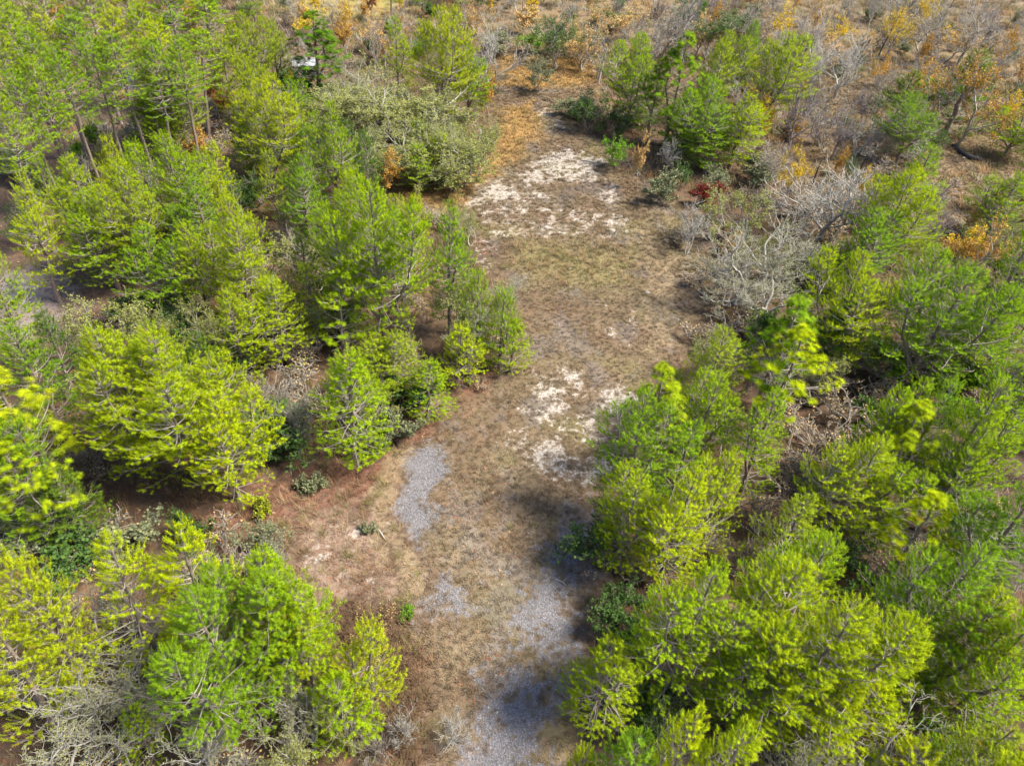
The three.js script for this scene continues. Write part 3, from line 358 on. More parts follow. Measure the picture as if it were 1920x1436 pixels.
["B", -14.36, -41.41, 5.0, 1.51, "-", 13], ["B", -26.28, -33.45, 4.0, 1.34, "-", 10], ["B", 16.33, -95.3, 6.0, 2.74, "-", 19], ["B", 26.56, -102.89, 6.0, 2.92, "-", 23], ["B", 31.1, -99.54, 6.0, 2.84, "-", 15],
["B", 56.29, -97.83, 6.0, 2.8, "-", 24], ["A", -11.85, -56.22, 4.5, 1.51, "o", 20], ["A", -4.54, -73.67, 5.5, 1.41, "o", 11], ["A", -22.35, -87.88, 6.0, 1.93, "o", 9], ["A", -21.94, -88.72, 4.0, 1.31, "o", 14],
["A", -27.72, -58.76, 4.0, 1.44, "o", 25], ["A", 6.1, -92.83, 7.0, 3.01, "t", 4], ["A", 4.95, -89.95, 6.0, 2.62, "t", 4], ["A", 19.33, -97.95, 6.0, 2.63, "t", 23], ["A", 9.52, -61.08, 5.5, 0.98, "t", 5],
["A", 22.46, -60.12, 6.0, 1.45, "y", 5], ["A", 40.65, -91.55, 5.0, 2.0, "o", 15], ["A", 43.06, -88.7, 5.5, 3.08, "o", 15], ["A", 43.72, -76.15, 9.5, 4.23, "o", 6], ["A", 15.52, -48.77, 4.0, 1.06, "o", 18],
["A", 28.85, -60.63, 4.0, 0.98, "y", 5], ["A", 33.95, -50.56, 6.5, 2.45, "o", 22], ["A", 34.27, -51.75, 4.5, 1.75, "y", 22], ["A", 44.93, -103.21, 7.0, 2.92, "y", 24], ["A", 50.5, -111.21, 7.0, 3.1, "y", 24],
["A", 40.75, -77.83, 4.5, 1.47, "o", 6], ["A", -27.62, -91.12, 6.0, 2.65, "y", 14], ["A", 30.71, -106.63, 6.0, 2.63, "y", 15], ["A", 10.56, -102.96, 6.0, 2.92, "t", 23], ["A", 33.89, -95.3, 5.0, 2.07, "t", 15],
["A", 39.02, -105.59, 5.0, 2.25, "y", 15], ["A", -30.25, -68.81, 4.0, 2.16, "r", 25], ["A", -28.62, -69.26, 3.0, 1.63, "r", 25], ["A", -16.97, -85.17, 4.0, 2.22, "t", 9], ["A", -20.35, -90.66, 5.0, 1.99, "t", 14],
["A", -0.57, -101.5, 4.0, 2.55, "t", 23], ["A", 53.91, -105.09, 5.0, 2.98, "t", 24], ["A", -25.0, -76.74, 2.5, 0.53, "y", 9], ["E", -1.23, -94.55, 2.8, 1.9, "g", 4], ["E", 1.56, -94.94, 3.5, 2.42, "d", 4],
["E", 0.03, -82.14, 4.5, 2.0, "k", 4], ["E", 5.39, -72.36, 4.5, 2.09, "d", 3], ["E", 7.89, -71.93, 4.0, 1.95, "d", 3], ["E", 8.02, -64.8, 3.2, 1.68, "g", 3], ["E", 10.95, -58.86, 2.8, 1.94, "k", 5],
["E", 3.55, -76.66, 2.0, 2.21, "k", 4], ["E", 10.26, -75.23, 3.5, 2.31, "k", 19], ["E", 14.93, -69.45, 3.0, 2.46, "k", 5], ["E", -12.1, -27.97, 3.0, 2.75, "d", 0], ["E", -12.76, -26.23, 2.5, 1.78, "d", 8],
["E", -6.05, -28.95, 2.0, 1.34, "k", 0], ["E", -7.37, -27.56, 1.8, 1.07, "k", 0], ["E", -37.56, -60.45, 2.5, 0.99, "g", 7], ["E", -37.91, -57.17, 2.0, 0.96, "g", 7], ["E", 5.12, -21.43, 3.0, 2.01, "d", 1],
["E", 5.42, -18.83, 2.5, 1.53, "d", 1], ["E", 5.69, -16.86, 2.2, 1.34, "d", 1], ["E", 19.58, -37.53, 2.5, 1.81, "g", 18], ["E", -11.62, -22.72, 1.2, 0.56, "y", 8], ["E", -9.76, -24.47, 1.0, 0.73, "k", 8],
["E", -6.39, -22.19, 0.5, 0.42, "k", 8], ["E", -3.73, -17.72, 0.6, 0.41, "g", 8], ["E", -21.13, -35.07, 3.0, 2.08, "d", 13], ["E", -16.09, -34.17, 3.0, 2.56, "d", 13], ["E", -17.79, -32.57, 2.5, 2.34, "d", 13],
["E", -23.74, -37.11, 2.5, 2.16, "d", 13], ["E", -19.36, -18.61, 2.5, 2.28, "d", 21], ["E", -21.29, -20.57, 2.0, 2.13, "k", 21], ["E", -17.64, -20.03, 2.0, 1.84, "k", 21], ["E", -11.03, -37.77, 2.5, 2.18, "d", 13],
["E", -6.26, -31.21, 2.5, 1.96, "d", 0], ["E", 16.84, -61.8, 2.5, 1.76, "k", 5], ["E", 14.88, -68.18, 2.5, 2.16, "d", 5], ["E", 19.93, -63.44, 2.5, 2.31, "k", 5], ["E", 21.56, -47.15, 2.0, 1.89, "k", 18],
["E", 17.22, -38.86, 2.5, 2.04, "d", 18], ["E", 24.45, -38.17, 2.5, 2.75, "d", 18], ["E", 31.08, -40.08, 3.0, 2.82, "d", 22], ["E", 30.18, -42.93, 3.0, 1.96, "d", 22], ["E", 28.27, -36.06, 2.5, 2.3, "g", 22],
["E", 16.26, -22.11, 3.0, 2.04, "d", 12], ["E", 24.16, -23.78, 3.5, 2.38, "d", 12], ["E", 6.89, -13.96, 2.5, 1.36, "d", 1], ["E", 4.91, -13.83, 2.0, 1.25, "k", 1], ["E", 18.43, -16.24, 3.0, 2.14, "d", 16],
["E", 17.99, -19.97, 3.0, 2.21, "k", 16], ["E", 17.14, -12.39, 3.0, 1.83, "g", 16], ["E", -7.89, -81.82, 3.0, 2.16, "k", 4], ["E", -4.66, -93.63, 2.5, 2.41, "k", 4], ["E", 9.15, -105.78, 3.0, 3.4, "d", 23],
["E", 19.02, -108.56, 4.0, 3.08, "d", 23], ["E", 26.75, -108.31, 4.0, 3.07, "d", 23], ["E", 33.23, -48.85, 2.5, 1.5, "g", 22], ["E", 37.29, -84.03, 2.5, 1.89, "k", 15], ["E", 47.53, -89.95, 3.0, 2.66, "g", 15],
["E", -41.11, -55.01, 2.0, 2.79, "k", 7], ["E", -38.03, -53.1, 1.8, 2.27, "k", 7], ["E", -34.14, -60.66, 2.0, 2.49, "k", 7], ["E", -26.89, -68.3, 2.5, 3.24, "d", 25], ["E", -20.94, -72.41, 2.5, 3.67, "d", 9],
["E", -26.53, -77.08, 2.0, 2.67, "d", 9], ["E", 14.93, -59.24, 2.2, 1.47, "r", 5], ["W", -6.69, -17.34, 0.65, 1.01, "b", 8], ["W", -5.88, -17.63, 0.65, 1.08, "b", 8], ["W", -4.97, -17.24, 0.65, 1.13, "b", 8],
["W", -4.13, -16.93, 0.65, 1.0, "b", 8], ["W", -4.94, -16.11, 0.65, 1.1, "b", 8], ["W", -3.79, -15.73, 0.65, 0.97, "b", 8], ["W", -3.09, -14.69, 0.65, 0.83, "b", 1], ["W", -3.6, -14.24, 0.65, 1.05, "b", 1],
["W", -2.94, -13.43, 0.65, 0.92, "b", 1], ["W", -3.27, -12.67, 0.65, 0.9, "b", 1], ["W", -2.66, -11.91, 0.65, 0.82, "b", 1], ["W", -6.08, -16.68, 0.65, 0.87, "b", 8], ["W", 18.73, -34.36, 2.5, 3.1, "-", 12],
["W", 18.22, -30.25, 2.5, 3.04, "-", 12], ["W", 15.13, -27.13, 2.5, 2.42, "-", 12], ["W", 11.82, -21.81, 2.8, 2.17, "-", 16], ["W", 12.92, -24.4, 2.5, 2.01, "-", 12], ["W", 18.11, -24.28, 2.5, 2.29, "-", 12],
["W", 16.97, -24.83, 2.5, 2.17, "-", 12], ["W", 19.24, -21.58, 2.5, 2.03, "-", 12], ["W", 19.1, -16.8, 2.5, 2.18, "-", 16], ["W", 20.31, -15.53, 2.5, 2.0, "-", 16], ["W", 10.85, -12.28, 2.5, 1.73, "-", 16],
["W", 13.79, -12.34, 2.0, 1.75, "-", 16], ["W", 7.55, -20.43, 2.5, 1.58, "-", 1], ["W", 5.69, -21.42, 2.5, 1.75, "-", 1], ["W", 16.43, -34.91, 2.2, 2.09, "-", 12], ["W", 21.59, -35.07, 2.2, 2.62, "-", 12],
["W", 29.78, -38.88, 2.5, 2.78, "-", 22], ["W", 13.04, -39.52, 2.0, 2.07, "-", 18], ["W", 15.15, -41.93, 2.2, 2.33, "-", 18], ["W", -20.42, -35.19, 2.2, 2.62, "-", 13], ["W", -16.8, -33.08, 2.2, 2.53, "-", 13],
["W", -22.62, -34.35, 2.2, 2.24, "-", 13], ["W", -13.22, -33.56, 2.2, 2.21, "-", 13], ["W", -11.66, -34.8, 2.2, 2.09, "-", 13], ["W", -7.57, -30.05, 1.8, 1.77, "-", 0], ["W", -11.72, -30.2, 2.0, 2.25, "-", 0],
["W", -18.64, -19.49, 1.8, 1.95, "-", 21], ["W", -19.13, -16.56, 2.0, 1.94, "-", 21], ["W", -16.32, -12.98, 2.2, 1.88, "-", 17], ["W", -13.5, -13.44, 2.2, 1.9, "-", 17], ["W", -9.56, -10.96, 2.2, 1.89, "-", 17],
["W", -13.25, -10.56, 2.0, 1.66, "-", 17], ["W", -3.03, -12.46, 2.4, 0.68, "w", 1], ["W", -1.15, -12.51, 1.9, 0.68, "w", 1], ["W", -4.02, -11.77, 1.8, 0.86, "-", 17], ["W", 26.39, -77.13, 2.5, 2.66, "-", 19],
["W", 21.61, -69.53, 2.5, 2.46, "-", 19], ["W", 29.42, -73.57, 2.0, 1.72, "-", 19], ["W", 34.25, -66.11, 2.0, 2.12, "-", 6], ["W", 36.52, -64.36, 2.0, 2.34, "v", 6], ["W", 24.58, -55.53, 2.0, 2.58, "-", 5],
["W", 32.55, -66.9, 2.0, 1.87, "-", 6], ["W", 10.51, -75.03, 2.0, 2.03, "-", 19], ["W", 6.83, -76.18, 1.8, 2.06, "-", 4], ["W", 12.32, -52.87, 1.4, 1.36, "-", 5], ["W", 13.46, -46.56, 1.6, 1.88, "-", 18],
["W", -13.79, -44.93, 2.2, 2.23, "-", 20], ["W", -17.62, -46.54, 2.2, 2.29, "-", 20], ["W", -26.58, -67.07, 2.0, 2.67, "-", 25], ["W", -28.26, -64.94, 2.2, 2.35, "-", 25], ["W", -19.72, -67.25, 2.0, 2.14, "-", 25],
["W", -19.25, -78.81, 2.0, 2.11, "v", 9], ["W", -3.36, -93.64, 2.0, 2.75, "-", 4], ["W", 25.34, -106.76, 3.0, 3.05, "-", 23], ["W", 45.25, -106.96, 2.5, 3.06, "-", 24], ["W", 50.36, -90.32, 2.5, 2.67, "-", 15],
["W", 52.01, -85.72, 2.5, 2.57, "v", 6], ["W", 21.19, -38.12, 2.2, 2.57, "-", 18], ["W", -2.57, -33.42, 1.0, 1.2, "-", 2], ["W", 16.24, -18.27, 2.5, 2.01, "-", 16], ["P", -18.99, -50.66, 5.9, 1.5, "m", 20],
["P", -10.6, -43.23, 5.0, 1.71, "d", 20], ["P", -12.31, -52.58, 6.9, 1.58, "d", 20], ["P", -24.08, -24.35, 5.7, 1.32, "d", 21], ["P", -20.6, -44.69, 6.6, 1.42, "y", 20], ["P", -31.08, -46.33, 6.0, 1.74, "m", 10],
["P", -23.0, -50.49, 6.1, 1.2, "y", 20], ["P", -18.38, -28.44, 5.7, 1.3, "d", 13], ["P", -27.64, -45.35, 6.6, 1.3, "m", 10], ["P", -28.19, -53.11, 4.6, 1.43, "d", 25], ["P", -22.75, -56.06, 5.5, 1.49, "g", 20],
["P", -14.31, -55.53, 6.1, 1.72, "d", 20], ["P", -29.97, -49.01, 6.3, 1.53, "y", 10], ["P", -27.71, -48.36, 6.6, 1.15, "m", 10], ["P", -26.64, -24.3, 6.5, 1.56, "m", 21], ["P", -18.43, -56.32, 4.8, 1.53, "m", 20],
["P", -15.59, -27.85, 6.7, 1.19, "d", 13], ["P", -33.4, -46.29, 5.9, 1.13, "m", 10], ["P", -8.53, -44.61, 6.3, 1.35, "m", 20], ["P", -8.26, -42.06, 6.6, 1.46, "g", 20], ["P", -22.85, -42.36, 5.3, 1.75, "d", 13],
["P", -9.94, -47.46, 4.6, 1.12, "d", 20], ["P", -22.34, -47.66, 5.7, 1.3, "y", 20], ["P", -19.5, -30.66, 4.9, 1.12, "g", 13], ["P", -13.38, -39.12, 6.5, 1.13, "d", 13], ["P", -12.68, -49.31, 5.7, 1.27, "y", 20],
["P", -17.03, -54.13, 6.3, 1.41, "d", 20], ["P", -19.87, -26.69, 6.8, 1.47, "d", 21], ["W", 25.88, -39.77, 2.6, 1.23, "-", 22], ["W", -19.61, -47.32, 2.1, 1.49, "-", 20], ["W", 21.08, -49.2, 1.8, 1.99, "-", 18],
["O", 29.6, -28.98, 3.7, 1.21, "d", 12], ["O", 10.01, -29.09, 3.0, 1.67, "d", 2], ["O", -5.67, -9.93, 4.7, 1.68, "-", 17], ["W", -14.4, -57.88, 1.9, 1.66, "-", 20], ["P", 14.92, -11.28, 4.7, 1.4, "y", 16],
["E", -17.83, -10.34, 2.0, 1.0, "k", 17], ["W", 38.77, -48.8, 1.8, 1.84, "-", 22], ["O", 7.31, -28.8, 4.0, 1.48, "-", 2], ["W", 32.76, -45.98, 2.2, 1.97, "-", 22], ["W", -21.77, -60.38, 2.1, 1.68, "-", 25],
["E", -22.03, -51.91, 2.3, 1.41, "d", 20], ["O", -11.8, -16.93, 4.7, 1.36, "d", 8], ["W", -24.09, -57.08, 2.2, 1.28, "-", 25], ["O", 21.61, -22.98, 4.4, 1.7, "d", 12], ["W", -5.35, -33.2, 1.6, 1.68, "-", 0],
["E", 20.04, -13.33, 1.8, 1.3, "d", 16], ["O", -4.02, -49.39, 3.1, 1.39, "-", 20], ["O", -22.33, -17.28, 3.4, 1.52, "-", 21], ["W", 22.21, -42.86, 1.8, 1.57, "-", 18], ["W", -6.91, -34.61, 1.7, 1.98, "-", 0],
["W", -2.36, -36.99, 1.8, 1.96, "-", 2], ["E", 23.16, -38.96, 2.7, 1.39, "g", 18], ["P", 33.57, -41.94, 4.9, 1.44, "g", 22], ["W", -25.32, -61.07, 1.9, 1.39, "-", 25], ["W", -34.84, -50.8, 2.3, 1.39, "-", 7],
["W", -12.69, -19.37, 2.3, 1.91, "-", 8], ["E", 23.02, -32.44, 1.5, 1.07, "k", 12], ["E", 8.32, -30.51, 1.9, 1.51, "g", 2], ["E", 34.26, -46.14, 2.6, 1.08, "k", 22], ["W", -25.07, -55.41, 1.5, 1.4, "-", 25],
["O", -23.37, -20.17, 4.1, 1.81, "-", 21], ["P", 9.13, -32.02, 3.9, 0.97, "m", 2], ["W", -19.16, -11.7, 1.6, 1.75, "-", 17], ["O", -13.3, -61.92, 3.9, 1.83, "p", 11], ["O", 35.7, -45.32, 3.8, 1.31, "-", 22],
["W", -21.05, -13.5, 2.1, 1.95, "-", 21], ["W", 25.82, -25.45, 1.6, 1.9, "-", 12], ["W", 31.07, -45.47, 1.9, 2.0, "-", 22], ["E", 36.82, -40.45, 1.5, 1.25, "g", 22], ["W", 24.64, -28.32, 1.7, 1.7, "-", 12],
["O", -1.29, -40.59, 3.2, 1.62, "p", 2], ["W", -25.86, -53.11, 2.0, 1.7, "-", 20], ["O", 29.15, -53.35, 3.2, 1.61, "-", 22], ["E", -20.29, -60.74, 2.1, 1.51, "g", 25], ["W", 27.66, -26.18, 2.3, 1.6, "-", 12],
["O", 24.1, -21.11, 3.1, 1.57, "p", 12], ["E", -23.16, -52.94, 2.3, 1.24, "d", 20], ["E", 8.19, -22.6, 2.0, 1.18, "d", 1], ["W", -16.2, -17.45, 1.6, 1.21, "-", 21], ["O", -1.18, -38.76, 3.9, 1.57, "-", 2],
["O", 28.72, -51.17, 3.8, 1.55, "-", 22], ["E", 16.93, -51.35, 2.6, 1.1, "k", 18], ["O", -11.11, -48.73, 4.4, 1.33, "d", 20], ["O", 37.71, -53.46, 4.3, 1.5, "-", 22], ["O", 17.27, -37.27, 4.6, 1.71, "-", 18],
["W", -29.84, -44.76, 1.9, 1.82, "-", 10], ["P", 23.23, -12.87, 4.9, 1.42, "g", 16], ["E", -24.51, -47.25, 1.5, 1.4, "d", 20], ["W", -7.38, -40.08, 2.2, 1.54, "-", 13], ["W", -27.78, -61.5, 1.8, 1.65, "-", 25],
["E", -13.59, -46.51, 1.7, 1.26, "k", 20], ["O", 39.77, -55.1, 4.3, 1.52, "-", 22], ["W", 30.51, -26.6, 1.6, 1.64, "-", 12], ["W", 39.43, -44.5, 1.9, 1.21, "-", 22], ["P", 32.04, -31.02, 3.9, 1.1, "m", 12],
["O", -31.03, -52.7, 3.9, 1.21, "-", 25], ["W", 21.45, -12.0, 2.2, 1.28, "-", 16], ["O", -17.99, -41.71, 3.4, 1.79, "-", 13], ["P", -21.2, -56.58, 3.1, 1.2, "m", 20], ["O", 18.46, -47.31, 3.5, 1.65, "-", 18],
["W", 16.82, -28.88, 1.8, 1.42, "-", 12], ["W", 32.02, -38.57, 2.0, 1.59, "-", 22], ["O", 17.52, -49.78, 4.1, 1.24, "-", 18], ["O", -17.86, -49.47, 3.4, 1.3, "-", 20], ["E", 23.07, -27.45, 2.5, 1.52, "d", 12],
["E", 21.87, -17.37, 1.7, 1.07, "d", 16], ["O", 12.45, -16.14, 4.7, 1.55, "p", 16], ["E", 39.17, -51.21, 1.8, 1.58, "d", 22], ["O", 25.7, -49.21, 4.0, 1.83, "p", 18], ["W", -18.27, -40.04, 2.0, 1.45, "-", 13],
["W", 24.14, -49.42, 1.8, 1.93, "-", 18], ["O", -22.0, -39.15, 3.7, 1.28, "d", 13], ["P", -12.68, -37.32, 5.3, 0.99, "y", 13], ["E", 29.81, -47.26, 2.7, 1.0, "k", 22], ["O", 11.22, -34.25, 4.2, 1.56, "-", 2],
["W", -20.66, -24.33, 2.2, 1.53, "-", 21], ["W", -18.77, -36.14, 1.8, 1.69, "-", 13], ["W", 15.04, -37.19, 1.7, 1.39, "-", 18], ["O", -24.57, -43.38, 4.4, 1.5, "-", 13], ["O", 32.46, -35.93, 3.2, 1.86, "-", 22],
["O", -28.77, -51.6, 4.4, 1.63, "p", 20], ["W", 27.76, -45.53, 1.8, 1.92, "-", 22], ["O", 6.53, -12.04, 4.6, 1.28, "d", 1], ["W", -19.34, -9.58, 2.1, 1.72, "-", 17], ["W", 10.36, -24.37, 2.4, 1.43, "-", 2],
["W", -16.08, -57.98, 2.1, 1.68, "-", 20], ["E", 20.9, -32.99, 2.2, 1.07, "d", 12], ["W", -25.39, -36.32, 2.2, 1.88, "-", 13], ["O", -34.63, -54.63, 4.1, 1.29, "-", 7], ["O", -11.06, -26.79, 4.8, 1.44, "p", 0],
["W", 38.12, -45.55, 2.0, 1.85, "-", 22], ["W", -18.01, -43.38, 1.6, 1.36, "-", 13], ["W", 34.79, -36.55, 1.5, 1.8, "-", 22], ["E", 34.98, -53.72, 2.6, 1.1, "g", 22], ["O", 38.54, -42.81, 4.8, 1.69, "-", 22],
["W", -18.23, -52.69, 2.4, 1.73, "-", 20], ["W", 19.75, -31.41, 2.1, 1.89, "-", 12], ["O", -26.58, -43.9, 4.3, 1.47, "d", 10], ["W", -7.96, -9.12, 2.6, 1.82, "-", 17], ["O", 33.89, -32.48, 3.5, 1.61, "-", 22],
["W", 26.87, -41.62, 2.3, 1.26, "-", 22], ["O", 12.03, -29.2, 4.1, 1.28, "d", 12], ["W", 13.68, -34.96, 2.0, 1.25, "-", 12], ["W", 23.9, -30.7, 1.8, 1.95, "-", 12], ["P", 28.26, -47.52, 4.5, 1.25, "m", 22],
["O", 31.51, -48.81, 3.7, 1.33, "-", 22], ["O", 17.0, -47.94, 4.1, 1.46, "-", 18], ["O", -26.92, -54.34, 3.5, 1.84, "-", 25], ["O", -34.65, -43.99, 3.8, 1.65, "d", 10], ["W", -14.87, -15.5, 1.9, 1.84, "-", 17],
["E", 22.65, -21.59, 2.6, 1.56, "k", 12], ["O", -9.72, -31.68, 4.3, 1.37, "d", 0], ["W", -21.83, -15.23, 2.2, 1.44, "-", 21], ["W", 21.04, -51.57, 1.7, 1.57, "-", 18], ["E", 17.12, -41.06, 1.7, 1.38, "g", 18],
["E", 36.8, -50.87, 2.5, 1.28, "d", 22], ["W", 26.19, -27.94, 2.3, 1.42, "-", 12], ["O", -35.44, -46.17, 4.5, 1.32, "p", 10], ["W", -9.07, -29.64, 2.1, 1.85, "-", 0], ["W", 29.44, -34.87, 2.0, 1.7, "-", 22],
["W", -21.36, -28.12, 2.5, 1.67, "-", 21], ["O", 28.84, -24.65, 3.7, 1.23, "-", 12], ["O", 25.67, -17.27, 4.7, 1.34, "-", 12], ["O", 15.5, -33.59, 4.3, 1.48, "p", 12], ["O", 12.38, -36.57, 4.5, 1.71, "-", 2],
["O", 33.8, -34.07, 4.2, 1.24, "d", 22], ["O", -21.11, -53.22, 3.7, 1.29, "d", 20], ["W", 8.2, -13.15, 1.9, 1.69, "-", 16], ["O", 13.48, -17.24, 3.8, 1.55, "-", 16], ["W", 18.97, -40.82, 2.3, 1.43, "-", 18],
["O", -15.87, -48.7, 4.2, 1.86, "d", 20], ["E", -14.42, -20.76, 2.4, 1.02, "d", 8], ["W", -6.57, -37.29, 2.3, 1.53, "-", 2], ["W", 30.49, -33.72, 2.3, 1.26, "-", 22], ["P", 22.91, -46.12, 3.7, 1.34, "m", 18],
["O", 36.94, -48.19, 3.7, 1.53, "d", 22], ["W", 13.18, -19.38, 2.1, 1.33, "-", 16], ["W", 35.16, -34.85, 2.6, 1.7, "-", 22], ["E", 24.58, -14.89, 2.7, 1.02, "k", 16], ["W", 36.47, -37.79, 1.6, 1.71, "-", 22],
["W", 25.7, -46.68, 1.9, 1.82, "-", 18], ["E", 30.31, -32.0, 2.5, 1.27, "d", 12], ["E", -10.63, -20.58, 2.6, 1.51, "k", 8], ["W", -24.64, -50.42, 1.6, 1.21, "-", 20], ["E", 9.32, -10.15, 2.6, 1.51, "k", 16],
["O", -21.57, -48.99, 4.4, 1.47, "d", 20], ["O", -17.13, -59.76, 4.4, 1.67, "d", 11], ["P", -23.89, -60.0, 3.9, 1.35, "m", 25], ["P", -31.19, -50.59, 3.7, 1.13, "m", 10], ["W", 23.26, -16.22, 2.6, 1.72, "-", 16],
["O", 39.86, -47.36, 4.1, 1.45, "-", 22], ["W", 20.93, -41.43, 2.2, 1.88, "-", 18], ["E", 26.65, -33.12, 2.1, 1.35, "g", 12], ["W", -4.59, -41.71, 2.2, 1.48, "-", 2], ["W", 19.92, -39.38, 1.5, 1.23, "-", 18],
["P", -7.83, -46.24, 5.4, 1.35, "y", 20], ["W", -7.19, -51.47, 1.6, 1.8, "-", 20], ["O", 49.81, -124.1, 4.7, 1.22, "-", 24], ["A", 22.14, -72.91, 5.2, 1.34, "y", 19], ["O", 62.94, -90.19, 4.9, 1.55, "d", 24],
["B", 2.87, -116.47, 6.5, 1.86, "-", 23], ["B", 27.2, -110.72, 4.0, 1.59, "-", 23], ["B", 25.47, -72.23, 7.0, 2.22, "v", 19], ["E", 22.2, -115.4, 2.7, 1.1, "g", 23], ["B", 75.05, -119.12, 5.5, 1.6, "w", 24],
["B", 37.48, -73.05, 6.5, 1.66, "-", 6], ["B", 58.22, -88.91, 3.9, 2.29, "-", 24], ["A", 37.08, -122.74, 4.1, 1.05, "o", 24], ["A", 57.59, -93.49, 5.1, 1.53, "t", 24], ["A", 63.37, -109.17, 4.1, 1.12, "o", 24],
["W", 28.8, -101.48, 1.4, 1.26, "-", 15], ["E", 57.92, -117.2, 2.0, 1.18, "k", 24], ["B", 31.91, -88.57, 5.3, 1.59, "w", 15], ["B", 19.41, -83.24, 5.7, 1.41, "w", 19], ["O", 51.81, -75.93, 3.9, 1.45, "d", 6],
["B", 19.96, -106.09, 6.8, 1.49, "v", 23], ["B", 76.98, -118.27, 6.9, 1.55, "w", 24], ["W", 71.68, -113.76, 1.6, 1.41, "-", 24], ["W", 34.0, -117.57, 1.6, 1.59, "-", 23], ["W", 23.72, -62.24, 1.4, 1.11, "v", 5],
["B", 50.17, -119.09, 6.9, 2.09, "w", 24], ["O", 56.76, -119.98, 3.3, 1.86, "-", 24], ["B", 33.79, -98.7, 7.4, 2.47, "w", 15], ["A", 65.85, -95.21, 4.7, 1.1, "o", 24], ["O", 72.57, -106.72, 3.0, 1.79, "-", 24],
["E", 32.73, -105.55, 1.6, 1.11, "d", 15], ["B", 47.16, -117.53, 6.6, 1.55, "w", 24], ["O", 49.21, -109.24, 3.5, 1.3, "d", 24], ["E", 48.64, -107.11, 1.4, 1.08, "k", 24], ["A", 46.67, -87.47, 5.0, 1.02, "t", 15],
["W", 31.63, -79.9, 2.1, 1.57, "v", 15], ["B", 29.3, -70.94, 6.3, 1.69, "v", 19], ["E", 30.98, -118.79, 1.8, 0.99, "k", 23], ["E", 37.01, -96.71, 2.1, 1.1, "k", 15], ["B", 0.04, -117.86, 7.3, 1.69, "-", 23],
["W", 22.78, -57.13, 2.1, 1.66, "-", 5], ["W", 56.46, -90.38, 1.3, 1.67, "-", 24], ["W", 65.84, -107.91, 2.2, 1.52, "-", 24], ["E", 7.94, -108.79, 1.4, 1.42, "g", 23], ["B", 68.03, -107.46, 6.2, 2.09, "v", 24],
["A", 22.59, -109.35, 4.4, 1.59, "o", 23], ["W", 47.55, -92.83, 1.4, 1.31, "-", 15], ["W", 21.38, -89.04, 1.9, 1.73, "-", 19], ["W", 30.76, -111.93, 2.0, 1.76, "-", 23], ["A", 36.81, -58.45, 3.1, 1.36, "t", 22],
["A", 26.84, -122.75, 3.2, 1.31, "o", 23], ["B", 39.35, -74.69, 4.2, 2.25, "-", 6], ["B", 70.39, -105.62, 6.3, 1.69, "w", 24], ["B", 52.71, -117.49, 7.2, 2.32, "-", 24], ["W", 70.29, -102.48, 1.8, 1.71, "v", 24],
["W", 41.11, -122.96, 2.3, 1.35, "-", 24], ["W", 56.13, -113.88, 2.2, 1.12, "v", 24], ["W", 23.74, -101.51, 2.3, 1.75, "v", 23], ["A", 42.87, -105.98, 3.0, 1.43, "t", 24], ["W", 42.66, -85.3, 1.9, 1.3, "v", 15],
["E", 11.24, -119.27, 1.2, 0.95, "g", 23], ["W", 15.24, -114.18, 1.8, 1.18, "v", 23], ["A", 25.89, -75.28, 2.5, 1.43, "o", 19], ["W", 77.99, -124.0, 1.9, 1.68, "-", 24], ["B", 28.89, -122.91, 6.9, 1.51, "w", 23],
["B", 19.38, -56.96, 3.5, 1.93, "v", 5], ["E", 35.82, -92.06, 2.6, 1.05, "k", 15], ["B", 12.74, -64.74, 3.9, 1.53, "w", 5], ["W", 48.09, -111.51, 1.7, 1.49, "v", 24], ["O", 51.47, -71.24, 3.9, 1.76, "d", 6],
["W", 3.92, -111.58, 2.0, 1.2, "-", 23], ["A", 78.89, -121.1, 2.8, 0.92, "y", 24], ["A", 28.6, -67.47, 3.0, 0.93, "o", 19], ["W", 4.17, -123.7, 1.6, 1.74, "-", 23], ["B", 60.16, -97.32, 4.1, 1.5, "v", 24],
["W", 64.82, -99.9, 1.5, 1.77, "-", 24], ["W", 55.88, -109.82, 1.9, 1.16, "-", 24], ["E", 22.93, -121.6, 1.4, 1.22, "k", 23], ["A", 49.75, -81.48, 4.8, 1.59, "y", 6], ["B", 45.68, -64.28, 6.8, 1.45, "v", 6],
["A", 38.82, -113.76, 3.3, 1.07, "t", 24], ["B", 43.7, -82.85, 6.5, 1.88, "v", 6], ["E", 14.65, -123.37, 2.3, 0.94, "k", 23], ["A", 26.85, -87.71, 3.5, 1.06, "t", 15], ["O", 25.76, -99.04, 4.7, 1.26, "-", 15],
["W", 24.85, -117.92, 1.5, 1.49, "-", 23], ["B", 66.36, -112.96, 5.7, 1.41, "w", 24], ["B", 20.06, -103.65, 3.9, 2.03, "v", 23], ["W", 23.26, -124.01, 1.4, 1.55, "-", 23], ["B", 62.14, -113.91, 5.9, 1.94, "v", 24],
["W", 25.43, -90.23, 2.3, 1.52, "-", 15], ["B", 35.45, -80.74, 4.3, 1.79, "v", 15], ["O", 53.77, -87.79, 4.4, 1.49, "d", 6], ["W", 22.73, -66.67, 2.1, 1.25, "-", 5], ["B", 3.85, -104.73, 4.6, 2.1, "-", 23],
["A", 43.23, -62.66, 4.8, 0.99, "o", 6], ["W", 44.38, -116.28, 1.3, 1.24, "v", 24], ["W", 51.41, -101.01, 1.4, 1.25, "v", 24], ["B", 39.66, -108.3, 7.5, 1.79, "-", 24], ["W", 18.67, -59.42, 2.3, 1.51, "-", 5],
